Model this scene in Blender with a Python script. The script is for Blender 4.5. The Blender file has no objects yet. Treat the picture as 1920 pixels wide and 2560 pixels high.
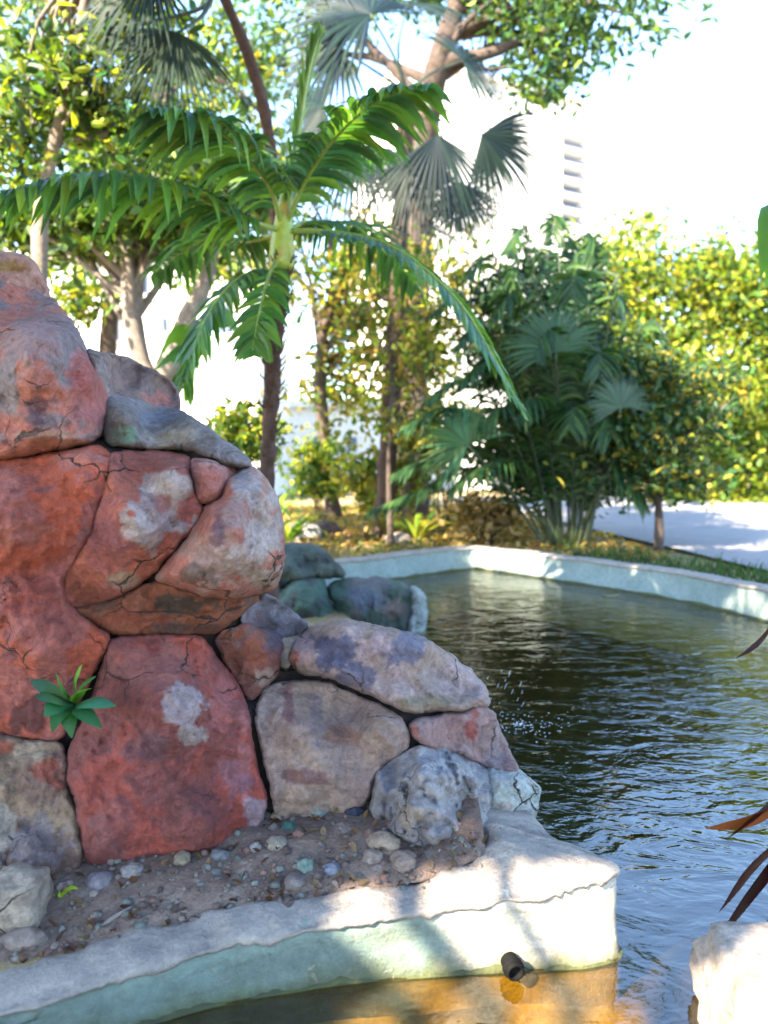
import bpy, bmesh, math, random
import numpy as np
from mathutils import Vector, noise
from mathutils.geometry import delaunay_2d_cdt

sc = bpy.context.scene
# ------------------------------------------------------------------ camera
CAMH = 1.4; F = 745.0; TH = math.radians(4.375)
cam_d = bpy.data.cameras.new('camera'); cam = bpy.data.objects.new('camera', cam_d)
sc.collection.objects.link(cam); sc.camera = cam
cam.location = (0, 0, CAMH); cam.rotation_euler = (math.pi/2 - TH, 0, 0)
cam_d.sensor_fit = 'VERTICAL'; cam_d.sensor_height = 36; cam_d.lens = 36*F/1024
cam_d.dof.use_dof = True; cam_d.dof.focus_distance = 2.5; cam_d.dof.aperture_fstop = 1.7
cam_d.clip_start = .05; cam_d.clip_end = 3000
# ------------------------------------------------------------------ sky, sun, exposure
SUN_EL = math.radians(38)
SH = Vector((-.70, -.714, 0)).normalized()
SUN = Vector((SH.x*math.cos(SUN_EL), SH.y*math.cos(SUN_EL), math.sin(SUN_EL)))     # towards the sun
w = bpy.data.worlds.new('World'); sc.world = w; w.use_nodes = True
wn = w.node_tree.nodes; sky = wn.new('ShaderNodeTexSky'); sky.sky_type = 'NISHITA'
sky.sun_disc = False; sky.sun_elevation = SUN_EL; sky.sun_rotation = math.atan2(SH.x, SH.y)
sky.air_density = 1.2; sky.dust_density = .4; sky.ozone_density = 3.2
w.node_tree.links.new(sky.outputs[0], wn['Background'].inputs[0]); wn['Background'].inputs[1].default_value = .15
sun_d = bpy.data.lights.new('sun', 'SUN'); sun_d.energy = 5.0; sun_d.angle = math.radians(.55); sun_d.color = (1, .86, .64)
sun = bpy.data.objects.new('sun', sun_d); sc.collection.objects.link(sun)
sun.rotation_euler = SUN.to_track_quat('Z', 'Y').to_euler()
sc.view_settings.view_transform = 'Standard'; sc.view_settings.look = 'None'
sc.view_settings.exposure = 2.8; sc.view_settings.gamma = 1
sc.render.engine = 'CYCLES'; sc.cycles.use_denoising = True
sc.cycles.max_bounces = 8; sc.cycles.transparent_max_bounces = 12; sc.cycles.sample_clamp_indirect = 8

# ------------------------------------------------------------------ helpers
C = sc.collection
CAM = Vector((0, 0, CAMH))
def ray(px, py):                                   # direction through a point of the 768 x 1024 frame
    rx, ry = (px-384)/F, (512-py)/F
    return Vector((rx, math.cos(TH)+ry*math.sin(TH), -math.sin(TH)+ry*math.cos(TH)))
def at(px, py, Y): d = ray(px, py); return CAM + d*(Y/d.y)
def onz(px, py, z): d = ray(px, py); return CAM + d*((z-CAMH)/d.z)
V_ = 768/1659.
def av(x, y, Y): return at(x*V_, y*V_, Y)          # from the 1659-wide view
def af(x, y, Y): return at(x/2.5, y/2.5, Y)        # from the 1920-wide photograph
def fbm(p, o=4): return noise.fractal(p, 1.0, 2.0, o, noise_basis='PERLIN_ORIGINAL')

def sm(x, a, b): t = min(1, max(0, (x-a)/(b-a))); return t*t*(3-2*t)
def mk(name, verts, faces, mat, parent=None, smooth=False, col=None):
    me = bpy.data.meshes.new(name)
    if isinstance(verts, np.ndarray) and isinstance(faces, np.ndarray):
        k = faces.shape[1]; n = len(faces)
        me.vertices.add(len(verts)); me.vertices.foreach_set('co', verts.astype(np.float32).ravel())
        me.loops.add(n*k); me.loops.foreach_set('vertex_index', faces.astype(np.int32).ravel())
        me.polygons.add(n); me.polygons.foreach_set('loop_start', np.arange(0, n*k, k, dtype=np.int32))
        me.update(calc_edges=True); me.validate()
    else:
        me.from_pydata([tuple(v) for v in verts], [], [tuple(f) for f in faces]); me.update()
    if smooth: me.polygons.foreach_set('use_smooth', [True]*len(me.polygons))
    if col is not None:
        a = me.attributes.new('Col', 'FLOAT_COLOR', 'POINT')
        c = np.ones((len(me.vertices), 4), np.float32); c[:, :3] = np.asarray(col, np.float32)
        a.data.foreach_set('color', c.ravel())
    if mat: me.materials.append(mat)
    o = bpy.data.objects.new(name, me); C.objects.link(o)
    if parent: o.parent = parent; o.matrix_parent_inverse = parent.matrix_world.inverted()
    return o
def tag(o, label, cat, group=None):
    o['label'] = label; o['category'] = cat
    if group: o['group'] = group
    return o
def thing(name, loc, label, cat, group=None):
    o = bpy.data.objects.new(name, None); C.objects.link(o); o.location = loc; o.empty_display_size = .1
    o.matrix_world.translation = Vector(loc)
    return tag(o, label, cat, group)
def struct(o): o['kind'] = 'structure'; return o
def stuff(o): o['kind'] = 'stuff'; return o

class MB:                                           # mesh builder
    def __init__(s): s.v = []; s.f = []; s.c = []
    def add(s, vs, fs, col=None):
        n = len(s.v); s.v += [Vector(v) for v in vs]; s.f += [tuple(i+n for i in f) for f in fs]
        s.c += [col or (1, 1, 1)]*len(vs) if not isinstance(col, list) else col
        return n
    def tube(s, pts, radii, n=8, col=None, cap=True, wob=0):
        pts = [Vector(p) for p in pts]; m = len(pts); vs = []; fs = []
        ref = Vector((0, 0, 1)) if abs((pts[-1]-pts[0]).normalized().z) < .9 else Vector((1, 0, 0))
        for i, p in enumerate(pts):
            t = (pts[min(i+1, m-1)]-pts[max(i-1, 0)]).normalized()
            u = t.cross(ref).normalized(); v = t.cross(u)
            for k in range(n):
                a = 2*math.pi*k/n; r = radii[i]
                if wob: r *= 1+wob*noise.noise(Vector((math.cos(a)*1.3, math.sin(a)*1.3, 0))+p*6)
                vs.append(p+(u*math.cos(a)+v*math.sin(a))*r)
        for i in range(m-1):
            for k in range(n):
                fs.append((i*n+k, i*n+(k+1) % n, (i+1)*n+(k+1) % n, (i+1)*n+k))
        if cap: fs.append(tuple(range((m-1)*n, m*n))); fs.append(tuple(range(n-1, -1, -1)))
        s.add(vs, fs, col)
    def box(s, c, h, ax=None, col=None):
        c = Vector(c); X, Y, Z = ax or (Vector((1, 0, 0)), Vector((0, 1, 0)), Vector((0, 0, 1)))
        vs = [c+X*(h[0]*i)+Y*(h[1]*j)+Z*(h[2]*k) for k in (-1, 1) for j in (-1, 1) for i in (-1, 1)]
        s.add(vs, [(0, 2, 3, 1), (4, 5, 7, 6), (0, 1, 5, 4), (2, 6, 7, 3), (0, 4, 6, 2), (1, 3, 7, 5)], col)
    def build(s, name, mat, parent=None, smooth=False, col=False):
        return mk(name, s.v, s.f, mat, parent, smooth, [tuple(c) for c in s.c] if col else None)

def spline(pts, n):
    P = [Vector(p) for p in pts]; P = [P[0]*2-P[1]]+P+[P[-1]*2-P[-2]]; out = []
    m = len(P)-3
    for i in range(n):
        t = i/(n-1)*m; k = min(int(t), m-1); u = t-k; a, b, c, d = P[k:k+4]
        out.append(.5*((2*b)+(c-a)*u+(2*a-5*b+4*c-d)*u*u+(3*b-a-3*c+d)*u*u*u))
    return out

# ------------------------------------------------------------------ materials
def newmat(name):
    m = bpy.data.materials.new(name); m.use_nodes = True; nt = m.node_tree
    return m, nt, nt.nodes, nt.links, nt.nodes['Principled BSDF']
def mixc(nt, a, b, f, mode='MIX'):
    n = nt.nodes.new('ShaderNodeMix'); n.data_type = 'RGBA'; n.blend_type = mode
    for s, v in ((n.inputs['Factor'], f), (n.inputs['A'], a), (n.inputs['B'], b)):
        if hasattr(v, 'is_output'): nt.links.new(v, s)
        elif isinstance(v, (int, float)): s.default_value = v
        else: s.default_value = (*v, 1)
    return n.outputs['Result']
def nz(nt, scale, detail=5, rough=.6, vec=None, dist=0):
    n = nt.nodes.new('ShaderNodeTexNoise'); n.inputs['Scale'].default_value = scale; n.inputs['Detail'].default_value = detail
    n.inputs['Roughness'].default_value = rough; n.inputs['Distortion'].default_value = dist
    if vec is not None: nt.links.new(vec, n.inputs['Vector'])
    return n.outputs['Fac']
def ramp(nt, fac, a, b, ca=(0, 0, 0), cb=(1, 1, 1)):
    n = nt.nodes.new('ShaderNodeValToRGB'); e = n.color_ramp.elements
    e[0].position = a; e[1].position = b; e[0].color = (*ca, 1); e[1].color = (*cb, 1)
    nt.links.new(fac, n.inputs[0]); return n.outputs[0]
def bump(nt, h, bsdf, strength, dist):
    b = nt.nodes.new('ShaderNodeBump'); b.inputs['Strength'].default_value = strength; b.inputs['Distance'].default_value = dist
    nt.links.new(h, b.inputs['Height']); nt.links.new(b.outputs[0], bsdf.inputs['Normal']); return b
def objco(nt):
    return nt.nodes.new('ShaderNodeTexCoord').outputs['Object']
def surf(name, c1, c2, scale=6, c3=None, s3=1.5, t3=(.5, .65), rough=.85, bs=.5, bd=.02, fine=40):
    m, nt, N, L, B = newmat(name); co = objco(nt)
    c = mixc(nt, c1, c2, ramp(nt, nz(nt, scale, 6, .65, co), .35, .65))
    if c3: c = mixc(nt, c, c3, ramp(nt, nz(nt, s3, 5, .7, co, .4), *t3))
    f = nz(nt, fine, 6, .7, co)
    c = mixc(nt, c, ramp(nt, f, .25, .75, (.6, .6, .6), (1.25, 1.25, 1.25)), .8, 'MULTIPLY')
    L.new(c, B.inputs['Base Color']); B.inputs['Roughness'].default_value = rough
    bump(nt, f, B, bs, bd); return m
def painted_rock():                                 # colour attribute carries paint and stains; noise gives grain
    m, nt, N, L, B = newmat('rock'); co = objco(nt)
    a = N.new('ShaderNodeAttribute'); a.attribute_name = 'Col'
    f = nz(nt, 38, 9, .78, co); g = nz(nt, 9, 7, .7, co, .5)
    c = mixc(nt, a.outputs['Color'], ramp(nt, f, .34, .68, (.52, .49, .48), (1.42, 1.40, 1.38)), .85, 'MULTIPLY')
    c = mixc(nt, c, ramp(nt, nz(nt, 4.5, 6, .7, co, .6), .3, .7, (.66, .58, .58), (1.25, 1.2, 1.15)), .85, 'MULTIPLY')
    c = mixc(nt, c, (.07, .05, .05), ramp(nt, nz(nt, 11, 7, .75, co, .8), .58, .74, (0, 0, 0), (.6, .6, .6)))
    c = mixc(nt, c, (.5, .45, .46), ramp(nt, nz(nt, 17, 8, .8, co, 1.2), .60, .76, (0, 0, 0), (.28, .28, .28)))
    dv = N.new('ShaderNodeVectorMath'); dv.operation = 'MULTIPLY_ADD'; nc = N.new('ShaderNodeTexNoise'); nc.inputs['Scale'].default_value = 5; nc.inputs['Detail'].default_value = 5
    L.new(co, nc.inputs['Vector']); L.new(nc.outputs['Color'], dv.inputs[0]); dv.inputs[1].default_value = (.28, .28, .12); L.new(co, dv.inputs[2])
    vo = N.new('ShaderNodeTexVoronoi'); vo.feature = 'DISTANCE_TO_EDGE'; vo.inputs['Scale'].default_value = 4.2; L.new(dv.outputs[0], vo.inputs['Vector'])
    ck = ramp(nt, vo.outputs['Distance'], .004, .022, (1, 1, 1), (0, 0, 0)); ms = ramp(nt, nz(nt, 3.1, 3, .5, co), .5, .62)
    ckm = N.new('ShaderNodeMath'); ckm.operation = 'MULTIPLY'; L.new(ck, ckm.inputs[0]); L.new(ms, ckm.inputs[1])
    c = mixc(nt, c, (.035, .025, .025), ckm.outputs[0])
    L.new(c, B.inputs['Base Color']); B.inputs['Roughness'].default_value = .72
    ad = N.new('ShaderNodeMath'); ad.operation = 'ADD'; L.new(f, ad.inputs[0]); L.new(g, ad.inputs[1]); sb = N.new('ShaderNodeMath'); sb.operation = 'MULTIPLY_ADD'; L.new(ckm.outputs[0], sb.inputs[0]); sb.inputs[1].default_value = -.6; L.new(ad.outputs[0], sb.inputs[2]); ad = sb
    bump(nt, ad.outputs[0], B, 1, .035); return m
def leafmat(name, trans=.35, rough=.45, var=.5):
    m, nt, N, L, B = newmat(name)
    a = N.new('ShaderNodeAttribute'); a.attribute_name = 'Col'
    f = nz(nt, 9, 4, .6, objco(nt))
    c = mixc(nt, a.outputs['Color'], ramp(nt, f, .3, .7, (.7, .72, .7), (1.25, 1.2, 1.15)), var, 'MULTIPLY')
    L.new(c, B.inputs['Base Color']); B.inputs['Roughness'].default_value = rough; B.inputs['Specular IOR Level'].default_value = .3
    t = N.new('ShaderNodeBsdfTranslucent'); g = N.new('ShaderNodeMix'); g.data_type = 'RGBA'; g.blend_type = 'MULTIPLY'
    g.inputs['Factor'].default_value = 1; L.new(c, g.inputs['A']); g.inputs['B'].default_value = (1.6, 1.5, .6, 1)
    L.new(g.outputs['Result'], t.inputs['Color'])
    x = N.new('ShaderNodeMixShader'); x.inputs[0].default_value = trans
    L.new(B.outputs[0], x.inputs[1]); L.new(t.outputs[0], x.inputs[2]); L.new(x.outputs[0], N['Material Output'].inputs['Surface'])
    return m
def watermat():
    m, nt, N, L, B = newmat('pond_water'); N.remove(B); co = objco(nt)
    mp = N.new('ShaderNodeMapping'); mp.inputs['Scale'].default_value = (.75, 1.25, 1); mp.inputs['Rotation'].default_value = (0, 0, .35)
    L.new(co, mp.inputs['Vector'])
    h1 = nz(nt, 5.5, 3, .5, mp.outputs[0], .9); h2 = nz(nt, 17, 2, .5, mp.outputs[0], .4)
    ad = N.new('ShaderNodeMath'); ad.operation = 'MULTIPLY_ADD'; L.new(h2, ad.inputs[0]); ad.inputs[1].default_value = .22; L.new(h1, ad.inputs[2])
    b = N.new('ShaderNodeBump'); b.inputs['Strength'].default_value = 1; b.inputs['Distance'].default_value = .02
    sx = N.new('ShaderNodeSeparateXYZ'); L.new(co, sx.inputs[0])
    calm = N.new('ShaderNodeMapRange'); calm.inputs['From Min'].default_value = 1.7; calm.inputs['From Max'].default_value = 3.3; calm.inputs['To Min'].default_value = .38; calm.inputs['To Max'].default_value = 1; L.new(sx.outputs['Y'], calm.inputs['Value'])
    pt = N.new('ShaderNodeMapRange'); pt.inputs['From Min'].default_value = .35; pt.inputs['From Max'].default_value = .65; pt.inputs['To Min'].default_value = .45; pt.inputs['To Max'].default_value = 1.1; L.new(nz(nt, .8, 2, .5, co), pt.inputs['Value'])
    cm = N.new('ShaderNodeMath'); cm.operation = 'MULTIPLY'; L.new(calm.outputs[0], cm.inputs[0]); L.new(pt.outputs[0], cm.inputs[1]); L.new(cm.outputs[0], b.inputs['Strength'])
    L.new(ad.outputs[0], b.inputs['Height'])
    fr = N.new('ShaderNodeFresnel'); fr.inputs['IOR'].default_value = 2.2; L.new(b.outputs[0], fr.inputs['Normal'])
    gl = N.new('ShaderNodeBsdfGlossy'); gl.inputs['Roughness'].default_value = .02; L.new(b.outputs[0], gl.inputs['Normal'])
    tr = N.new('ShaderNodeBsdfTransparent'); tr.inputs['Color'].default_value = (.72, .58, .28, 1)
    df = N.new('ShaderNodeBsdfDiffuse'); df.inputs['Color'].default_value = (.016, .022, .012, 1)
    a = N.new('ShaderNodeMixShader'); a.inputs[0].default_value = .04; L.new(tr.outputs[0], a.inputs[1]); L.new(df.outputs[0], a.inputs[2])
    ge = N.new('ShaderNodeNewGeometry'); iv_ = N.new('ShaderNodeMath'); iv_.operation = 'SUBTRACT'; iv_.inputs[0].default_value = 1; L.new(ge.outputs['Backfacing'], iv_.inputs[1])
    fm = N.new('ShaderNodeMath'); fm.operation = 'MULTIPLY'; L.new(fr.outputs[0], fm.inputs[0]); L.new(iv_.outputs[0], fm.inputs[1])      # seen from below the sheet only transmits
    x = N.new('ShaderNodeMixShader'); L.new(fm.outputs[0], x.inputs[0]); L.new(a.outputs[0], x.inputs[1]); L.new(gl.outputs[0], x.inputs[2])
    L.new(x.outputs[0], N['Material Output'].inputs['Surface']); return m

M = dict(
    rock=painted_rock(), water=watermat(),
    leaf=leafmat('leaf'), glossleaf=leafmat('palm_leaf', .42, .38, .35), thinleaf=leafmat('thin_leaf', .5, .5, .4),
    mortar=surf('mortar', (.05, .04, .035), (.09, .06, .05), 9),
    soil=surf('soil', (.27, .19, .15), (.17, .11, .085), 7, (.32, .25, .21), 13, (.55, .68), .95, 1, .03, 55),
    ground=surf('ground', (.42, .29, .14), (.28, .19, .09), 2.2, (.12, .14, .04), .8, (.5, .62), .95, 1, .03, 30),
    pondbed=surf('pond_bed', (.46, .30, .035), (.32, .21, .03), 3, (.14, .09, .025), 2.2, (.55, .7), .95, .6, .02, 20),
    road=surf('road', (.20, .19, .20), (.25, .24, .24), 1.2, (.15, .145, .15), 3, (.55, .7), .9, .3, .01, 60),
    coping=surf('coping', (.35, .30, .255), (.24, .21, .19), 7, (.20, .17, .15), 10, (.55, .72), .9, .9, .015, 45),
    face=None,
    farface=surf('far_wall_face', (.25, .30, .28), (.18, .23, .21), 2.5, (.11, .12, .09), 3, (.58, .76), .8, .5, .01, 30),
    algae=surf('algae', (.07, .08, .02), (.035, .04, .015), 9, None, 1, (.5, .6), .7, .8, .01, 40),
    bark=surf('bark', (.11, .08, .065), (.065, .045, .04), 9, (.17, .13, .11), 4, (.55, .7), .95, 1, .03, 35),
    greybark=surf('grey_bark', (.25, .21, .18), (.16, .13, .115), 6, (.34, .29, .22), 3, (.55, .7), .95, 1, .02, 30),
    palmbark=surf('palm_bark', (.10, .055, .04), (.055, .032, .026), 14, None, 1, (.5, .6), .95, 1, .02, 40),
    white=surf('white_render', (.80, .79, .76), (.74, .73, .70), 1, None, 1, (.5, .6), .85, .15, .005, 20),
    glass=surf('window_glass', (.10, .14, .20), (.14, .18, .25), 1, None, 1, (.5, .6), .25, .05, .002, 8),
    rail=surf('balcony_shade', (.028, .055, .13), (.04, .07, .15), .6, None, 1, (.5, .6), .8, .1, .002, 8),
    black=surf('black_plastic', (.004, .004, .004), (.007, .007, .007), 20, None, 1, (.5, .6), .75, .2, .002, 60),
    foam=surf('foam', (.75, .8, .82), (.85, .88, .9), 30, None, 1, (.5, .6), .35, .3, .004, 80),
    pebble=painted_rock(),
)
M['black'].node_tree.nodes['Principled BSDF'].inputs['Specular IOR Level'].default_value = .1

# ------------------------------------------------------------------ the setting: ground, pond, road
near_path = [  # water edge of the near wall: x, y, top z, then the back of its top: x, y
    (-2.6, 1.05, .10, -2.66, 1.22), (-1.6, 1.36, .115, -1.66, 1.52), (-.85, 1.64, .13, -.93, 1.79), (-.62, 1.735, .143, -.70, 1.89),
    (-.43, 1.814, .153, -.49, 1.965), (-.25, 1.862, .163, -.29, 2.015), (-.06, 1.90, .172, -.10, 2.05), (.18, 1.926, .19, .12, 2.075),
    (.40, 1.944, .218, .24, 2.11), (.565, 1.958, .246, .30, 2.15), (.655, 2.005, .25, .32, 2.19), (.60, 2.085, .25, .31, 2.23),
    (.52, 2.16, .25, .28, 2.28), (.462, 2.34, .255, .22, 2.40), (.44, 2.62, .25, .15, 2.62), (.40, 3.0, .24, .05, 3.0)]
far_path = [(-.65, 7.75), (-.2, 8.12), (.18, 8.43), (.62, 8.79), (1.1, 9.17), (1.55, 8.68), (2.03, 8.15), (2.45, 7.66), (2.79, 7.23), (3.05, 6.72), (3.23, 6.17), (3.4, 5.5), (3.45, 4.7), (3.3, 3.8), (3.0, 3.1), (2.5, 2.6)]
FO = []
for _i in range(len(far_path)-1, -1, -1):
    _a, _b = Vector(far_path[max(_i-1, 0)]), Vector(far_path[min(_i+1, len(far_path)-1)]); _t = (_b-_a).normalized(); FO.append((far_path[_i][0]-_t.y*.11, far_path[_i][1]+_t.x*.11))
hole = ([(-2.6, .75), (-1.0, .85), (.3, .95), (1.15, 1.1), (1.38, 1.72), (1.32, 2.1), (1.36, 2.45), (1.8, 2.58), (2.3, 2.55)] +
        FO + [(-.75, 7.2), (-.6, 6.3), (-.3, 5.6), (-.05, 4.8), (.1, 4.0), (.2, 3.3)] +
        [(.33, 2.9), (.3, 2.5), (.36, 2.3)] + [(p[0]*.55+p[3]*.45, p[1]*.55+p[4]*.45) for p in near_path[:13][::-1]])
def inside(p, poly):
    x, y = p; c = False; n = len(poly)
    for i in range(n):
        (x1, y1), (x2, y2) = poly[i], poly[i-1]
        if (y1 > y) != (y2 > y) and x < (x2-x1)*(y-y1)/(y2-y1)+x1: c = not c
    return c
GZ = .20
def ground_z(x, y):
    d = math.hypot(x, y-2)
    return GZ + (.03*noise.noise(Vector((x*.7, y*.7, 3))) if d < 60 else 0)
rg = random.Random(5)
pts = [Vector(p) for p in hole]; nh = len(pts)
for r, n in ((1200, 16), (300, 16), (90, 20), (45, 24), (25, 26)):
    for k in range(n): a = 2*math.pi*k/n; pts.append(Vector((r*math.cos(a), 5+r*math.sin(a))))
for i in range(1100):
    p = Vector((rg.uniform(-13, 13), rg.uniform(-6, 22)))
    if not inside(p, hole) and min((p-q).length for q in pts[:nh]) > .15: pts.append(p)
vv, ee, ff, ov, _, _ = delaunay_2d_cdt(pts, [(i, (i+1) % nh) for i in range(nh)], [], 0, 1e-4)
gv = [(p.x, p.y, ground_z(p.x, p.y)-(.05 if inside((p.x, p.y), [(-3, .5), (.7, .5), (.7, 3), (-3, 3)]) else 0)) for p in vv]
gf = []
for f in ff:
    c = sum((vv[i] for i in f), Vector((0, 0)))/len(f)
    if not inside(c, hole): gf.append(f)
h0 = len(gv)
hi = [min(range(len(vv)), key=lambda k: (vv[k]-Vector(p)).length) for p in hole]
for i in hi: gv.append((vv[i].x, vv[i].y, -.6))
for k in range(nh): gf.append((hi[k], hi[(k+1) % nh], h0+(k+1) % nh, h0+k))
struct(mk('ground', gv, gf, M['ground'], None, False))
struct(mk('pond_water', [(-3.2, .5, 0), (4.2, .5, 0), (4.2, 9.7, 0), (-3.2, 9.7, 0)], [(0, 1, 2, 3)], M['water']))
bx = np.linspace(-3.2, 4.2, 110); by = np.linspace(.5, 9.7, 130); bv = []; bf = []
for y in by:
    for x in bx:
        deep = min(1, max(0, (y-2.1)/1.2)); edge = .05*noise.noise(Vector((x*2, y*2, 0)))
        bv.append((x, y, -.11-.40*deep+edge))
for j in range(129):
    for i in range(109): bf.append((j*110+i, j*110+i+1, j*110+i+111, j*110+i+110))
def bedmat():
    m, nt, N, L, B = newmat('pond_bed'); co = objco(nt); a = N.new('ShaderNodeAttribute'); a.attribute_name = 'Col'
    f_ = nz(nt, 14, 6, .7, co); c = mixc(nt, a.outputs['Color'], ramp(nt, f_, .3, .7, (.5, .45, .4), (1.3, 1.3, 1.2)), .85, 'MULTIPLY')
    L.new(c, B.inputs['Base Color']); B.inputs['Roughness'].default_value = .95; bump(nt, f_, B, .6, .02); return m
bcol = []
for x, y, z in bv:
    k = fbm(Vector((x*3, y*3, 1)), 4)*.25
    g_ = sm(2.15+k-y, 0, .3)*sm(.72+k-x, -.1, .25)*sm(x+.42+k, 0, .35)  # golden algae by the wall, mud beyond; left end darkened as painted shade
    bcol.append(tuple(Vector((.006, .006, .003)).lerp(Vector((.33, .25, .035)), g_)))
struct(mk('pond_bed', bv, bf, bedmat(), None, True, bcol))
# road at the right
e = [(3.95, 4.0), (3.85, 7.4), (3.6, 9.3), (3.3, 11.3), (2.9, 14), (2.2, 18.6), (1.6, 20.5)]
rv = [(x, y, GZ+.045) for x, y in e]+[(40, y+ (0 if i else 0), GZ+.045) for i, (x, y) in enumerate(e)]
struct(mk('road', rv, [(i, i+7, i+8, i+1) for i in range(6)], M['road']))
# soil bed in front of the rockery
sv = []; sf = []; NX, NY = 90, 40
for j in range(NY):
    for i in range(NX):
        x = -2.6+2.9*i/(NX-1); v = j/(NY-1)
        k = 0
        while k < 8 and near_path[k+1][3] < x: k += 1
        a, b = near_path[k], near_path[k+1]; t = min(1, max(0, (x-a[3])/(b[3]-a[3])))
        y0 = a[4]+(b[4]-a[4])*t-.03; z0 = a[2]+(b[2]-a[2])*t
        y = y0+(3.2-y0)*v*v if True else 0
        z = z0-.012+.075*min(1, v*2.2)+.022*fbm(Vector((x*5, y*5, 1)))+.007*fbm(Vector((x*24, y*24, 2)), 3)
        sv.append((x, y, z))
for j in range(NY-1):
    for i in range(NX-1): sf.append((j*NX+i, j*NX+i+1, (j+1)*NX+i+1, (j+1)*NX+i))
struct(mk('soil_bed', sv, sf, M['soil'], None, True))
def soil_z(x, y):
    i = min(range(len(sv)), key=lambda k: (sv[k][0]-x)**2+(sv[k][1]-y)**2); return sv[i][2]

# ------------------------------------------------------------------ pond walls
def loft(rows): # rows of equal length
    m = len(rows[0]); v = [p for r in rows for p in r]
    return v, [(i*m+k, i*m+k+1, (i+1)*m+k+1, (i+1)*m+k) for i in range(len(rows)-1) for k in range(m-1)]
W1 = thing('pond_wall', (.2, 1.95, 0), 'low pale cement pond wall with green painted face and broken sunlit corner', 'wall')
P3 = spline([Vector((a, b, c)) for a, b, c, _, _ in near_path], 190); B3 = spline([Vector((d, e_, c)) for a, b, c, d, e_ in near_path], 190)
rows_f, rows_c, rows_a = [], [], []
for i, (p, q) in enumerate(zip(P3, B3)):
    t = (P3[min(i+1, 189)]-P3[max(i-1, 0)]); n = Vector((t.y, -t.x, 0)).normalized()
    jag = .012*fbm(Vector((i*.16, 0, 7)), 5)+.007*noise.noise(Vector((i*.9, 3, 1)))
    lip = .022+jag
    def fp(z, out): # wobbling face
        o = .007*fbm(Vector((p.x*6, p.y*6, z*7)))
        return Vector((p.x, p.y, z))+n*(out+o)
    top = p.z+.006*fbm(Vector((p.x*8, p.y*8, 0)))
    rows_f.append([fp(-.55, .015), fp(-.02, .013), fp(-.004, .012), fp(.03, .006), fp(.07, 0), fp(.1 if top > .16 else .08, 0), fp(top-lip-.03, 0), fp(top-lip, 0), fp(top-lip+.012, -.03)])
    def ct(u, z): # top of the coping
        r = p.lerp(q, u); return Vector((r.x, r.y, z+.016*fbm(Vector((r.x*7, r.y*7, 5)), 5)+.004*noise.noise(Vector((r.x*40, r.y*40, 0)))))
    rows_c.append([fp(top-lip+.004, -.03), fp(top-lip, .007+jag*.5), fp(top-lip*.35, .008+jag*.4), ct(.02, top-.004), ct(.12, top+.001), ct(.3, top+.004), ct(.5, top+.005), ct(.7, top+.005), ct(.88, top), ct(1.0, top-.012), ct(1.05, top-.1)])
v, f = loft(rows_f)
def wallmat():
    m, nt, N, L, B = newmat('old_paint_sun_tint'); co = objco(nt); a = N.new('ShaderNodeAttribute'); a.attribute_name = 'Col'
    mp = N.new('ShaderNodeMapping'); mp.inputs['Scale'].default_value = (5, 5, 16); L.new(co, mp.inputs['Vector'])
    c = mixc(nt, a.outputs['Color'], (.11, .12, .08), ramp(nt, nz(nt, 1, 7, .7, mp.outputs[0], .5), .48, .72, (0, 0, 0), (.85, .85, .85)))
    c = mixc(nt, c, (.34, .30, .24), ramp(nt, nz(nt, 13, 7, .75, co, 1), .60, .66, (0, 0, 0), (.7, .7, .7)))
    f_ = nz(nt, 40, 8, .75, co); c = mixc(nt, c, ramp(nt, f_, .25, .75, (.55, .55, .55), (1.3, 1.3, 1.3)), .8, 'MULTIPLY')
    L.new(c, B.inputs['Base Color']); B.inputs['Roughness'].default_value = .8; bump(nt, f_, B, .8, .02); return m
M['face'] = wallmat(); fc = []
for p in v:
    k = sm(p.x+.10*fbm(Vector((p.x*7, p.z*9, 1)), 4), .13, .20)  # cream right end: sunlit brightness painted into the face colour
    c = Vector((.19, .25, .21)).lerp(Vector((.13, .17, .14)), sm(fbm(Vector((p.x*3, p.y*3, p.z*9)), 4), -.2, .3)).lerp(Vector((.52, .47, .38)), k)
    c = c.lerp(Vector((.09, .10, .03)), sm(.05+.03*fbm(Vector((p.x*9, 2, 0)))-p.z, 0, .05)).lerp(Vector((.03, .03, .012)).lerp(Vector((.27, .20, .035)), sm(p.x+.1*fbm(Vector((p.x*5, 0, 0))), -.15, .15)), sm(-.005-p.z, 0, .01)); fc.append(tuple(c))  # waterline algae, golden algae below; dark left end is painted shade
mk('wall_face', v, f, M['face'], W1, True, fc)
v, f = loft(rows_c); mk('coping', v, f, M['coping'], W1, True)
rows_a = []
for i, p in enumerate(P3):
    t = (P3[min(i+1, 189)]-P3[max(i-1, 0)]); n = Vector((t.y, -t.x, 0)).normalized()
    h = .006+.022*fbm(Vector((i*.12, 0, 2)))+.008*noise.noise(Vector((i*.6, 0, 2)))
    rows_a.append([Vector((p.x, p.y, -.01))+n*.016, Vector((p.x, p.y, -.004))+n*.021, Vector((p.x, p.y, h*.7))+n*.019, Vector((p.x, p.y, h))+n*.004])
v, f = loft(rows_a); mk('algae_band', v, f, M['algae'], W1, True)

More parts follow.
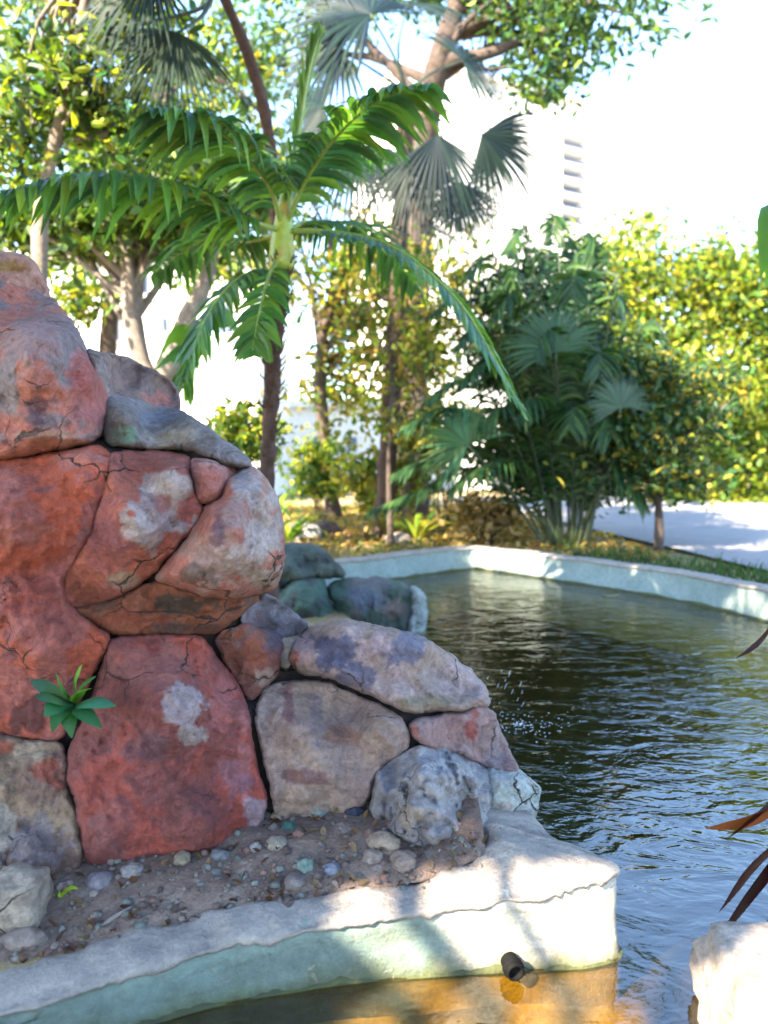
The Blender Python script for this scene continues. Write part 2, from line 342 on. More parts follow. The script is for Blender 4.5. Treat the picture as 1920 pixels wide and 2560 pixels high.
W2 = thing('pond_wall', (2, 8.2, 0), 'curved whitewashed wall along the far edge of the pond', 'wall')
fpth = spline([Vector((x, y, 0)) for x, y in far_path[:4]]+[Vector((1.06, 9.14, 0))], 60)+spline([Vector((1.12, 9.15, 0))]+[Vector((x, y, 0)) for x, y in far_path[5:]], 150)
rf, rc, ra = [], [], []
for i, p in enumerate(fpth):
    a, b = fpth[max(i-1, 0)], fpth[min(i+1, len(fpth)-1)]; t = b-a
    n = Vector((t.y, -t.x, 0)).normalized()                # towards the water
    top = .275+.012*fbm(Vector((p.x*2, p.y*2, 4))); j = .008*fbm(Vector((i*.2, 1, 1)))
    g = lambda z, o: Vector((p.x, p.y, z))+n*(o+.012*fbm(Vector((p.x*3, p.y*3, z*5))))
    rf.append([g(-.55, .02), g(.02, .015), g(.1, .004), g(.18, 0), g(top-.03, 0)])
    rc.append([g(top-.03, -.02), g(top-.032+j, .012), g(top-.006, .01), g(top, -.02), g(top+.004, -.1), g(top, -.17), g(top-.02, -.19), g(.1, -.2)])
    h = .02+.02*fbm(Vector((i*.15, 0, 9))); ra.append([g(-.1, .03), g(h*.6, .03), g(h, .012)])
v, f = loft(rf); mk('wall_face', v, f, M['farface'], W2, True)
v, f = loft(rc); mk('coping', v, f, M['coping'], W2, True)
v, f = loft(ra); mk('algae_band', v, f, M['algae'], W2, True)

# ------------------------------------------------------------------ rocks
def chaikin(P, k=2):
    for _ in range(k):
        Q = []
        for i in range(len(P)):
            a, b = P[i], P[(i+1) % len(P)]
            Q += [a*.86+b*.14, a*.14+b*.86]
        P = Q
    return P
DEPTH = [(-150, 750, 2.55), (100, 900, 2.38), (230, 930, 2.5), (20, 660, 2.9), (100, 700, 2.95), (320, 930, 3.15), (420, 990, 3.2), (290, 1060, 2.52), (450, 1085, 2.62), (600, 1155, 2.6),
         (60, 1300, 2.2), (240, 1180, 2.25), (80, 1600, 2.22), (60, 1780, 2.3), (320, 1300, 2.22), (430, 1200, 2.32), (520, 1190, 2.35), (560, 1350, 2.3), (690, 1330, 2.5), (480, 1440, 2.34),
         (400, 1540, 2.42), (560, 1530, 2.46), (300, 1540, 2.38), (280, 1620, 2.32), (420, 1800, 2.2), (600, 1850, 2.35), (450, 2080, 2.2), (640, 2010, 2.32), (250, 2100, 2.14), (60, 1950, 2.18), (60, 2180, 2.08),
         (630, 1630, 2.62), (680, 1540, 2.8), (760, 1580, 2.85), (750, 1650, 2.72), (900, 1630, 2.75), (1150, 1690, 2.85), (850, 1740, 2.6), (760, 2000, 2.4), (700, 1850, 2.45), (980, 1860, 2.42), (1150, 1830, 2.6), (1250, 1860, 2.68), (1080, 1960, 2.3), (1080, 2080, 2.19), (1280, 1980, 2.36), (950, 1980, 2.36)]
DEPTH2 = [(780, 1390, 6.1), (860, 1440, 6.1), (750, 1500, 5.5), (900, 1500, 5.7), (1020, 1500, 5.9), (1060, 1530, 6.0), (700, 1450, 5.9)]
def depthf(x, y, T):
    s = ws = 0
    for a, b, d in T:
        r2 = (x-a)**2+(y-b)**2+900; k = 1/r2**1.6; s += d*k; ws += k
    return s/ws
RED, PINK, GREY, WHITE, TAN = (.52, .115, .062), (.54, .20, .155), (.30, .25, .28), (.62, .57, .60), (.34, .25, .19)
DARK, ORANGE, BLUE, MOSS, CREAM = (.05, .035, .035), (.30, .09, .04), (.14, .16, .27), (.07, .15, .10), (.52, .45, .36)
PURP = (.17, .09, .12)
def stone(name, poly, c1, c2, parent, patches=(), T=DEPTH, edge=11, ed=.04, bulge=.05, thick=.3, sp=6.5, seed=0, rough=.035, dz=0, mat=None, label=None, grow=0, off=7):
    P = [Vector(p) for p in poly]; P = chaikin(P, 2)
    if grow:
        c0 = sum(P, Vector((0, 0)))/len(P); P = [c0+(p-c0)*(1+grow) for p in P]
    per = []; n = len(P)
    for i in range(n):
        a, b = P[i], P[(i+1) % n]; k = max(1, int((b-a).length/sp+.5))
        for j in range(k): per.append(a.lerp(b, j/k))
    q = [p+Vector((noise.noise(Vector((p.x*.03, p.y*.03, seed))), noise.noise(Vector((p.x*.03, p.y*.03, seed+9)))))*5+Vector((noise.noise(Vector((p.x*.11, p.y*.11, seed))), noise.noise(Vector((p.x*.11, p.y*.11, seed+9)))))*3.2 for p in per]
    ar = sum(q[i].x*q[(i+1) % len(q)].y-q[(i+1) % len(q)].x*q[i].y for i in range(len(q))); sg = 1 if ar > 0 else -1
    tn = [(q[(i+1) % len(q)]-q[i-1]).normalized() for i in range(len(q))]
    q = [p+Vector((t.y, -t.x))*sg*off for p, t in zip(q, tn)]
    nb = len(q); A = np.array([(p.x, p.y) for p in q]); Bn = np.roll(A, -1, 0)
    def dist(p):
        d = Bn-A; t = np.clip(((p-A)*d).sum(1)/np.maximum((d*d).sum(1), 1e-9), 0, 1)
        return float(np.sqrt((((A+d*t[:, None])-p)**2).sum(1)).min())
    rr = random.Random(seed+1); ins = []
    x0, y0 = A.min(0); x1, y1 = A.max(0); ql = [(p.x, p.y) for p in q]; y = y0; row = 0
    while y < y1:
        x = x0+(sp*.55 if row % 2 else 0)
        while x < x1:
            p = (x+rr.uniform(-.2, .2)*sp, y+rr.uniform(-.2, .2)*sp)
            if inside(p, ql) and dist(np.array(p)) > sp*.45: ins.append(Vector(p))
            x += sp*1.1
        y += sp*.95; row += 1
    vs, _, fs, _, _, _ = delaunay_2d_cdt(q+ins, [], [list(range(nb))], 1, 1e-3)
    D = np.array([dist(np.array((p.x, p.y))) for p in vs]); R = max(D.max(), 1)
    cen = Vector((float(A[:, 0].mean()), float(A[:, 1].mean())))
    fr, bk, col, idx = [], [], [], {}
    for k, p in enumerate(vs):
        Y = depthf(p.x, p.y, T)+dz; d = ray(p.x/2.5, p.y/2.5); pos = CAM+d*(Y/d.y); u = d.normalized()
        t = min(1, D[k]/edge); h = math.sqrt(max(0, 1-(1-t)**2)); r = D[k]/R
        o = ed*h+bulge*(1-(1-r)**2)
        so = Vector((seed*3.1, 0, 0))
        o += t*rough*(1.6*fbm(pos*3.2+so, 3)+.8*fbm(pos*9+so, 4)+.55*fbm(pos*28+so, 4))
        dd, fp = noise.voronoi(pos*6.5+so); fp = fp[0]; gr = noise.random_unit_vector() if False else Vector((noise.noise(fp*7.7), noise.noise(fp*5.1+Vector((3, 1, 2))), noise.noise(fp*6.3+Vector((9, 4, 7)))))
        o += t*rough*1.5*((pos*6.5+so)-fp).dot(gr)*min(1, (dd[1]-dd[0])/.25)
        lay = noise.noise(Vector((pos.x*2, pos.z*14+pos.x*3, seed)))
        o += t*rough*.15*lay
        fr.append(pos-u*o)
        nn = fbm(pos*4+so, 5); m2 = fbm(pos*9+Vector((5, seed, 0)), 4)
        c = Vector(c1).lerp(Vector(c2), sm(nn+.5*m2, -.1, .16))
        for (cx, cy, rx, ry, cc, stg) in patches:
            e2 = math.hypot((p.x-cx)/rx, (p.y-cy)/ry)
            k2 = sm(1.0-e2+.55*fbm(pos*8+Vector((cx, cy, 0)), 4)+.5*fbm(pos*24, 4), 0, .22)*stg
            c = c.lerp(Vector(cc), k2)
        col.append(tuple(c))
    nv = len(fr); verts = list(fr); cols = list(col); F_ = [tuple(f) for f in fs]
    onb = [D[k] < 1e-2 for k in range(nv)]; mp = {}
    for k, p in enumerate(vs):
        if onb[k]: mp[k] = k; continue
        t = min(1, D[k]/(edge*1.5)); h = math.sqrt(max(0, 1-(1-t)**2))
        pc = cen+(p-cen)*(1-.25*h); Y = depthf(p.x, p.y, T)+dz; d = ray(pc.x/2.5, pc.y/2.5); pos = CAM+d*(Y/d.y)
        mp[k] = len(verts); verts.append(pos+d.normalized()*thick*h); cols.append(col[k])
    F_ = [f[::-1] for f in F_] if True else F_
    F_ += [tuple(mp[i] for i in f[::-1]) for f in F_]
    ob = mk(name, verts, F_, mat or M['rock'], parent, True, cols)
    bm = bmesh.new(); bm.from_mesh(ob.data); bmesh.ops.recalc_face_normals(bm, faces=bm.faces); bm.to_mesh(ob.data); bm.free()
    ob.data.polygons.foreach_set('use_smooth', [True]*len(ob.data.polygons))
    if label: ob['label'] = label
    return ob

R1 = thing('rockery', (-.3, 2.5, .2), 'tall rockery of red and grey boulders cemented together at the pond edge', 'rockery')
S = lambda *a, **k: stone('stone', *a, parent=R1, **k)
S([(-260, 690), (-120, 655), (0, 632), (60, 642), (92, 672), (120, 735), (90, 800), (-100, 830), (-260, 800)], PINK, (.5, .3, .26), seed=1, patches=[(30, 665, 40, 16, (.35, .22, .05), .8)], thick=.5)
S([(-240, 730), (-100, 700), (0, 692), (60, 712), (122, 745), (168, 795), (203, 855), (226, 905), (256, 955), (268, 988), (264, 1040), (248, 1092), (190, 1112), (130, 1124), (0, 1146), (-150, 1160), (-260, 1100), (-290, 900)],
  PINK, GREY, seed=2, edge=48, ed=0.144, bulge=.10, thick=.5, patches=[(60, 860, 130, 70, (.34, .28, .31), .75), (120, 790, 60, 50, (.36, .20, .2), .5), (230, 1000, 40, 70, (.48, .15, .14), .8), (90, 1020, 50, 40, PURP, .8), (120, 1085, 110, 18, CREAM, .45), (170, 1110, 120, 18, ORANGE, .9), (200, 925, 40, 40, (.48, .14, .13), .7)])
S([(215, 875), (250, 885), (316, 898), (377, 930), (438, 965), (447, 1020), (420, 1040), (340, 1020), (255, 1000)], (.34, .24, .22), (.26, .2, .2), seed=3, patches=[(400, 1000, 40, 25, PINK, .7), (260, 950, 25, 50, WHITE, .4)], thick=.5, dz=0)
S([(266, 995), (313, 988), (408, 1014), (471, 1043), (535, 1087), (598, 1131), (626, 1163), (594, 1168), (503, 1127), (408, 1117), (329, 1116), (268, 1104), (258, 1060)], (.27, .26, .30), (.2, .18, .18), seed=4, edge=17, ed=0.066,
  patches=[(430, 1090, 90, 20, (.4, .37, .32), .7), (305, 1085, 40, 25, (.12, .28, .17), .8), (280, 1075, 30, 30, (.09, .05, .05), .6), (400, 1040, 60, 14, (.22, .24, .34), .7)], bulge=.03, thick=.4)
S([(-260, 1180), (-100, 1165), (0, 1158), (145, 1134), (245, 1116), (273, 1136), (268, 1192), (245, 1262), (216, 1347), (180, 1405), (153, 1451), (164, 1508), (225, 1557), (274, 1586), (256, 1636), (234, 1672), (207, 1730), (174, 1800), (152, 1845), (84, 1844), (0, 1828), (-150, 1815), (-270, 1780), (-300, 1450)],
  RED, (.42, .13, .11), seed=5, edge=13, ed=0.039, bulge=.05, thick=.45, patches=[(60, 1480, 110, 60, (.36, .075, .05), .7), (80, 1790, 60, 50, (.13, .04, .04), .9), (190, 1150, 60, 20, (.5, .22, .2), .6), (60, 1330, 80, 30, (.46, .16, .12), .6), (20, 1640, 40, 16, PURP, .6), (100, 1225, 70, 8, PURP, .6), (230, 1330, 30, 90, PURP, .5)])
S([(280, 1136), (329, 1131), (408, 1133), (466, 1142), (473, 1200), (489, 1247), (504, 1272), (480, 1318), (432, 1373), (400, 1408), (358, 1448), (298, 1492), (190, 1516), (168, 1503), (160, 1451), (184, 1412), (220, 1352), (250, 1264), (273, 1195), (275, 1155)],
  (.48, .14, .09), (.42, .13, .11), seed=6, edge=11, ed=0.039, bulge=.04, patches=[(385, 1260, 70, 95, (.42, .36, .38), .85), (345, 1315, 42, 45, WHITE, .75), (430, 1215, 45, 45, (.48, .44, .42), .8), (365, 1225, 26, 14, WHITE, .7), (410, 1260, 22, 30, (.36, .13, .14), .8), (270, 1340, 50, 60, (.34, .12, .14), .6), (300, 1445, 50, 22, (.33, .24, .17), .8), (240, 1490, 80, 25, (.26, .07, .03), .7), (350, 1160, 80, 25, (.26, .07, .05), .7)])
S([(478, 1150), (503, 1149), (535, 1158), (588, 1179), (563, 1200), (551, 1240), (526, 1251), (500, 1250), (483, 1205)], (.44, .17, .15), PINK, seed=7, edge=9, ed=0.028, bulge=.02, thick=.2, patches=[(490, 1190, 12, 40, PURP, .6), (530, 1160, 40, 14, (.55, .32, .3), .8)])
S([(514, 1270), (530, 1262), (556, 1250), (568, 1206), (596, 1182), (627, 1170), (657, 1193), (684, 1233), (701, 1290), (706, 1360), (703, 1420), (688, 1462), (640, 1486), (580, 1492), (520, 1488), (460, 1468), (392, 1450), (410, 1420), (440, 1384), (490, 1328)],
  (.44, .16, .12), (.46, .26, .22), seed=8, edge=33, ed=0.117, bulge=.08, thick=.4, patches=[(660, 1320, 42, 150, (.46, .42, .42), .9), (620, 1215, 50, 40, (.42, .38, .4), .9), (550, 1410, 80, 45, (.5, .38, .38), .8), (610, 1400, 50, 40, (.5, .42, .4), .8), (545, 1330, 25, 35, PURP, .8), (480, 1440, 60, 30, (.10, .07, .05), .7), (660, 1450, 40, 22, (.42, .33, .24), .8), (590, 1280, 30, 40, (.36, .28, .28), .6)])
S([(178, 1525), (295, 1502), (366, 1464), (402, 1458), (460, 1478), (540, 1500), (650, 1492), (618, 1518), (572, 1556), (530, 1579), (401, 1580), (282, 1580), (235, 1555)], (.28, .085, .035), (.16, .07, .04), seed=9, edge=13, ed=0.039, bulge=.03, patches=[(470, 1510, 80, 30, (.05, .035, .02), .9), (320, 1550, 90, 25, (.30, .07, .03), .8), (500, 1570, 120, 10, DARK, .6)])
S([(283, 1599), (400, 1591), (500, 1593), (532, 1634), (584, 1704), (614, 1760), (625, 1850), (642, 1930), (662, 1990), (657, 2045), (622, 2090), (540, 2125), (440, 2135), (359, 2140), (243, 2170), (212, 2150), (193, 2022), (170, 1952), (174, 1871), (205, 1812), (240, 1728), (262, 1660), (272, 1612)],
  (.40, .085, .062), (.28, .08, .072), seed=10, edge=18, ed=0.061, bulge=.07, thick=.5, patches=[(350, 1660, 130, 60, (.34, .13, .12), .8), (560, 1740, 28, 90, (.46, .14, .13), .9), (612, 1900, 20, 100, (.46, .17, .17), .8), (450, 1770, 60, 55, (.5, .44, .48), .85), (480, 1840, 35, 30, (.52, .46, .44), .8), (370, 1870, 80, 40, PURP, .7), (590, 1960, 45, 60, (.3, .14, .18), .7), (640, 2030, 30, 50, (.36, .3, .36), .8), (450, 1980, 40, 60, (.16, .05, .045), .6), (280, 2060, 60, 80, (.28, .1, .1), .6)])
S([(-260, 1840), (-100, 1832), (0, 1838), (84, 1856), (150, 1858), (166, 1900), (163, 1960), (186, 2030), (206, 2140), (190, 2190), (100, 2215), (0, 2225), (-150, 2230), (-280, 2200)], (.34, .25, .18), (.24, .15, .12), seed=11, edge=13, ed=0.039, bulge=.04, thick=.5,
  patches=[(110, 1930, 50, 40, (.33, .08, .05), .9), (15, 1870, 30, 20, RED, .7), (90, 2110, 80, 60, (.3, .27, .30), .8), (10, 2080, 30, 90, (.42, .4, .36), .8), (60, 1880, 50, 20, CREAM, .5)])
S([(541, 1603), (560, 1581), (620, 1562), (660, 1573), (702, 1590), (698, 1640), (689, 1683), (660, 1715), (632, 1748), (610, 1720), (572, 1660)], (.26, .09, .06), (.2, .12, .13), seed=12, edge=10, ed=0.033, bulge=.03, patches=[(640, 1630, 30, 50, (.36, .11, .06), .9), (690, 1600, 25, 40, (.14, .11, .16), .8), (580, 1590, 40, 12, (.34, .1, .04), .9), (660, 1690, 25, 25, CREAM, .4)])
S([(600, 1552), (640, 1510), (668, 1488), (722, 1528), (768, 1563), (748, 1584), (706, 1588), (660, 1565)], (.2, .2, .27), (.13, .12, .14), seed=13, edge=11, ed=0.033, bulge=.03, patches=[(640, 1545, 30, 20, (.2, .14, .18), .6), (700, 1535, 40, 14, (.3, .32, .4), .6)])
S([(705, 1598), (740, 1590), (770, 1585), (748, 1612), (728, 1650), (712, 1672), (702, 1640)], CREAM, (.3, .24, .22), seed=14, edge=9, ed=0.022, bulge=.02)
S([(726, 1640), (736, 1609), (778, 1570), (856, 1550), (938, 1568), (1034, 1588), (1106, 1627), (1169, 1675), (1205, 1715), (1222, 1758), (1176, 1770), (1082, 1774), (1019, 1778), (986, 1760), (938, 1736), (870, 1712), (836, 1692), (783, 1682), (745, 1677)],
  (.44, .34, .34), (.38, .29, .25), seed=15, edge=35, ed=0.117, bulge=.05, thick=.5, patches=[(830, 1640, 55, 60, (.11, .11, .19), .95), (900, 1690, 50, 40, (.13, .13, .22), .8), (760, 1640, 28, 40, (.5, .33, .33), .9), (1000, 1620, 70, 40, (.17, .19, .30), .85), (930, 1620, 45, 40, (.5, .38, .42), .8), (1060, 1755, 110, 18, (.26, .21, .13), .8), (1100, 1700, 80, 35, (.36, .3, .3), .7), (735, 1640, 10, 25, RED, .7)])
S([(664, 1726), (697, 1711), (759, 1704), (827, 1714), (865, 1733), (938, 1762), (1000, 1796), (1019, 1830), (1017, 1862), (992, 1886), (958, 1903), (930, 1941), (915, 2000), (840, 2040), (759, 2050), (695, 2040), (677, 1951), (658, 1879), (646, 1806), (650, 1758)],
  (.44, .32, .26), (.38, .28, .25), seed=16, edge=15, ed=0.050, bulge=.05, thick=.45, patches=[(720, 1760, 16, 40, (.24, .08, .09), .7), (850, 1840, 60, 25, (.38, .19, .12), .7), (760, 1940, 60, 16, (.22, .10, .10), .8), (790, 1800, 30, 60, (.24, .2, .22), .7), (930, 1820, 40, 30, (.36, .27, .2), .6)])
S([(1025, 1808), (1082, 1794), (1164, 1783), (1200, 1760), (1229, 1782), (1248, 1830), (1277, 1893), (1296, 1930), (1227, 1920), (1179, 1895), (1121, 1871), (1058, 1859), (1036, 1840)], (.42, .26, .24), (.36, .25, .24), seed=17, edge=13, ed=0.044, bulge=.03, thick=.4, patches=[(1180, 1820, 16, 40, (.36, .08, .06), .9), (1040, 1830, 12, 30, RED, .6), (1240, 1860, 25, 60, (.4, .33, .34), .7)])
S([(1034, 1872), (1106, 1866), (1179, 1900), (1217, 1929), (1229, 1999), (1226, 2060), (1200, 2100), (1063, 2120), (986, 2095), (931, 2040), (936, 1975), (948, 1927), (1010, 1886)], (.44, .43, .45), (.34, .33, .35), seed=18, edge=15, ed=0.044, bulge=.05, rough=.075, thick=.4,
  patches=[(1030, 2040, 60, 25, (.5, .4, .3), .7), (1100, 1900, 60, 25, (.36, .38, .44), .7)], label='rough grey boulder at the foot of the rockery')
S([(1224, 1912), (1292, 1925), (1350, 1972), (1338, 2020), (1330, 2060), (1260, 2075), (1236, 2040), (1230, 1990)], (.50, .56, .56), (.45, .42, .40), seed=19, edge=13, ed=0.039, bulge=.04, thick=.35, patches=[(1300, 1985, 50, 35, (.48, .60, .60), .9), (1260, 2030, 30, 30, (.42, .33, .28), .7)])
stone('mortar', [(-270, 745), (60, 750), (150, 820), (230, 965), (330, 1012), (470, 1062), (590, 1150), (670, 1225), (690, 1320), (685, 1420), (640, 1500), (690, 1545), (760, 1600), (860, 1575), (1030, 1612), (1140, 1690), (1190, 1770), (1240, 1890), (1300, 1985), (1250, 2060), (950, 2075), (650, 2060), (600, 2095), (250, 2150), (-270, 2210)],
      (.04, .03, .027), (.06, .04, .035), R1, seed=20, dz=.065, edge=40, ed=.02, bulge=0, thick=.9, sp=16, rough=.01)

R2 = thing('rockery', (0, 5.9, 0), 'low mossy dark green boulders piled beyond the big rockery', 'rockery')
S2 = lambda *a, **k: stone('stone', *a, parent=R2, T=DEPTH2, ed=.12, bulge=.10, thick=.5, edge=16, sp=7, rough=.05, off=7, **k)
MG = (.085, .12, .105); MD = (.05, .065, .065)
S2([(640, 1500), (650, 1420), (716, 1362), (793, 1366), (824, 1396), (864, 1440), (800, 1438), (735, 1446), (690, 1475)], MG, MD, seed=31)
S2([(640, 1520), (690, 1482), (740, 1452), (807, 1447), (820, 1502), (843, 1541), (800, 1580), (700, 1600), (640, 1580)], (.07, .14, .11), MD, seed=32)
S2([(824, 1462), (870, 1450), (938, 1449), (1000, 1459), (1036, 1483), (1030, 1545), (1010, 1590), (900, 1600), (850, 1560), (838, 1510)], (.12, .13, .14), (.06, .10, .08), seed=33, patches=[(900, 1500, 50, 30, (.10, .13, .22), .7), (990, 1520, 30, 30, (.2, .14, .13), .7), (850, 1500, 30, 40, (.09, .2, .13), .7)])
S2([(1026, 1466), (1058, 1488), (1066, 1530), (1054, 1590), (1015, 1590), (1030, 1540)], (.40, .50, .52), (.3, .36, .36), seed=34)
S2([(640, 1590), (700, 1580), (800, 1575), (900, 1590), (1030, 1580), (1050, 1600), (1000, 1700), (640, 1700)], MD, (.04, .05, .05), seed=35)

# right-hand pale block at the water's edge
def boulder(name, cx, cy, z0, size, col, col2, seed, parent=None, sub=4, mat=None, rough=.16, sq=.0):
    bm = bmesh.new(); bmesh.ops.create_icosphere(bm, subdivisions=sub, radius=1)
    cols = []
    for v in bm.verts:
        p = v.co.copy(); m_ = max(abs(p.x), abs(p.y), abs(p.z)); p = p.lerp(p/m_, sq)
        k = 1+rough*fbm(p*1.2+Vector((seed*7.3, 0, 0)), 4)+rough*.3*fbm(p*4+Vector((seed, 0, 0)), 3)
        v.co = Vector((p.x*size[0]*k, p.y*size[1]*k, p.z*size[2]*k))
        cols.append(tuple(Vector(col).lerp(Vector(col2), sm(fbm(p*2.1+Vector((0, seed, 0)), 4), -.15, .3))))
    me = bpy.data.meshes.new(name); bm.to_mesh(me); bm.free()
    me.polygons.foreach_set('use_smooth', [True]*len(me.polygons))
    a = me.attributes.new('Col', 'FLOAT_COLOR', 'POINT'); a.data.foreach_set('color', [x for c in cols for x in (*c, 1)])
    me.materials.append(mat or M['rock']); o = bpy.data.objects.new(name, me); C.objects.link(o); o.location = (cx, cy, z0)
    if parent: o.parent = parent
    return o
b = boulder('boulder', 1.17, 1.58, .02, (.40, .31, .215), (.62, .56, .5), (.5, .45, .42), 3, sub=5, rough=.10, sq=.6)
tag(b, 'pale sunlit boulder at the bottom right corner of the pond', 'boulder')

# ------------------------------------------------------------------ vegetation builders
def col_var(rng, base, n, hv=.25, yl=.0):
    c = np.array(base)[None, :]*rng.uniform(1-hv, 1+hv, (n, 1)); c = c*rng.uniform(.88, 1.12, (n, 3)); return c
def leaf_cloud(name, P, L, Wd, cols, mat, parent, rng, up=.6, droop=.3):
    n = len(P); d = rng.normal(size=(n, 3)); d[:, 2] -= droop; d /= np.linalg.norm(d, axis=1)[:, None]
    nn = rng.normal(size=(n, 3)); nn[:, 2] += up*2; nn -= (nn*d).sum(1)[:, None]*d; nn /= np.linalg.norm(nn, axis=1)[:, None]
    s = np.cross(d, nn); l = (L*rng.uniform(.35, 1.4, n))[:, None]; ww = (Wd*rng.uniform(.7, 1.2, n))[:, None]
    v = np.empty((n, 6, 3)); v[:, 0] = P-d*l*.5; v[:, 3] = P+d*l*.5-nn*l*.12
    v[:, 1] = P-d*l*.18+s*ww*.5+nn*ww*.18; v[:, 2] = P+d*l*.2+s*ww*.38+nn*ww*.12
    v[:, 5] = P-d*l*.18-s*ww*.5+nn*ww*.18; v[:, 4] = P+d*l*.2-s*ww*.38+nn*ww*.12
    b = np.arange(n)[:, None]*6
    f = np.concatenate([b+np.array([[0, 1, 2, 3]]), b+np.array([[0, 3, 4, 5]])], 0)
    return mk(name, v.reshape(-1, 3), f, mat, parent, False, np.repeat(cols, 6, 0))
def blob_points(rng, blobs, clusters, per, spread):
    out = []
    for (c, r, wgt) in blobs:
        k = max(1, int(clusters*wgt)); u = rng.normal(size=(k, 3)); u /= np.linalg.norm(u, axis=1)[:, None]
        cc = np.array(c)+u*(rng.uniform(.25, 1, (k, 1))**.5)*np.array(r)
        m = rng.integers(int(per*.5), int(per*1.5), k)
        for a, b in zip(cc, m): out.append(a+rng.normal(size=(b, 3))*spread*np.array([1, 1, .6])*rng.uniform(.6, 1.4))
    return np.concatenate(out)
def tree(name, label, base, trunk, r0, blobs, base_cols, clusters=60, per=40, spread=.25, leaf=(.13, .07), seed=0, mat='leaf', bark='bark', group=None, limbs=6, cull=None, extra=(), cat='tree', up=.6):
    rng = np.random.default_rng(seed); rd = random.Random(seed)
    t = thing(name, base, label, cat, group)
    pts_ = spline([Vector(p) for p in trunk], 14); mb = MB()
    mb.tube(pts_, [r0*(1.25-.75*i/13) if i else r0*1.5 for i in range(14)], 10, wob=.25)
    tk = mb.build('trunk', M[bark], t, True)
    P = blob_points(rng, blobs, clusters, per, spread)
    if cull is not None: P = P[~cull(P)]
    ln = MB()
    for (c, r, wgt) in blobs:
        for k in range(max(1, int(limbs*wgt+.5))):
            st = pts_[rd.randint(6, 13)]; en = Vector(c)+Vector((rd.uniform(-.6, .6)*r[0], rd.uniform(-.6, .6)*r[1], rd.uniform(-.3, .6)*r[2]))
            mid = st.lerp(en, .5)+Vector((rd.uniform(-.2, .2), rd.uniform(-.2, .2), .12*(en-st).length)); q = spline([st, mid, en], 8)
            ln.tube(q, [r0*(.42-.36*i/7) for i in range(8)], 6, cap=False)
            for _ in range(3):
                j = rd.randint(3, 7); d = Vector((rd.gauss(0, 1), rd.gauss(0, 1), rd.gauss(.2, .7))).normalized()*min(r)*.7
                ln.tube(spline([q[j], q[j]+d*.5+Vector((0, 0, .05)), q[j]+d], 5), [r0*(.14-.11*i/4) for i in range(5)], 4, cap=False)
    for path, rad in extra: ln.tube(spline(path, 10), [rad*(1-.6*i/9) for i in range(10)], 8, wob=.2)
    if ln.v: ln.build('limbs', M[bark], t, True)
    k = len(P); pick = rng.integers(0, len(base_cols), k); cl = np.array(base_cols)[pick]*rng.uniform(.65, 1.35, (k, 1))*rng.uniform(.85, 1.15, (k, 3))
    leaf_cloud('crown', P, leaf[0], leaf[1], cl, M[mat], t, rng, up)
    return t

def leaf_strip(mb, pts, wid, side, col, fold=.25):
    """a blade along pts; side = sideways direction; wid per point"""
    n = len(pts); vs = []; cs = []
    for i, p in enumerate(pts):
        t = (pts[min(i+1, n-1)]-pts[max(i-1, 0)]).normalized(); s = (side-t*side.dot(t))
        s = s.normalized() if s.length > 1e-6 else Vector((1, 0, 0)); nr = s.cross(t)
        vs += [p+s*wid[i]+nr*wid[i]*fold, p, p-s*wid[i]+nr*wid[i]*fold]
    fs = []
    for i in range(n-1):
        fs += [(3*i, 3*i+1, 3*i+4, 3*i+3), (3*i+1, 3*i+2, 3*i+5, 3*i+4)]
    mb.add(vs, fs, col)
def frond(path, llen, n, lw, rd, parent, cols, droop=.6, fwd=.55, rad=.016, start=.18, mat='glossleaf', name='frond', vee=.1, rmat='palmstem'):
    """pinnate palm leaf along path"""
    q = spline(path, 24); mb = MB(); m = len(q)-1
    for k in range(n):
        u = start+(1-start)*(k+.5)/n; f = u*m; i = min(int(f), m-1); p = q[i].lerp(q[i+1], f-i); t = (q[i+1]-q[i]).normalized()
        side = t.cross(Vector((0, 0, 1))); side = side.normalized() if side.length > .05 else Vector((1, 0, 0)); upv = side.cross(t)
        L = llen*(math.sin(math.pi*min(1, .16+.8*(u-start)/(1-start)))**.6)
        for s in (-1, 1):
            d = (side*s*(1-.2*u)+t*fwd*rd.uniform(.7, 1.3)+upv*vee*rd.uniform(.3, 1.6)).normalized(); l = L*rd.uniform(.82, 1.12); dr = droop*rd.uniform(.6, 1.3)
            pp = [p]
            for j in range(1, 5):
                x = j/4; pp.append(p+d*l*x*(1-.18*dr*x)+Vector((0, 0, -1))*l*dr*x*x*.62)
            c = Vector(rd.choice(cols))*rd.uniform(.7, 1.3)
            ws = lw*rd.uniform(.8, 1.15)
            leaf_strip(mb, pp, [ws*.45, ws, ws*.95, ws*.6, ws*.06], t, tuple(c), .35)
    o = mb.build(name, M[mat], parent, False, True)
    mb = MB(); mb.tube(q, [rad*(1.15-.95*i/m) for i in range(m+1)], 6); mb.build('rachis', M[rmat], o, True)
    return o
M['palmstem'] = surf('palm_stem', (.22, .30, .05), (.14, .22, .04), 8, None, 1, (.5, .6), .45, .2, .005, 20)
M['fanleaf'] = leafmat('fan_leaf', .2, .5, .35); M['fanleaf'].node_tree.nodes['Principled BSDF'].inputs['Specular IOR Level'].default_value = .25
M['darkstem'] = surf('dark_stem', (.04, .065, .03), (.03, .04, .024), 8, None, 1, (.5, .6), .5, .3, .005, 20)
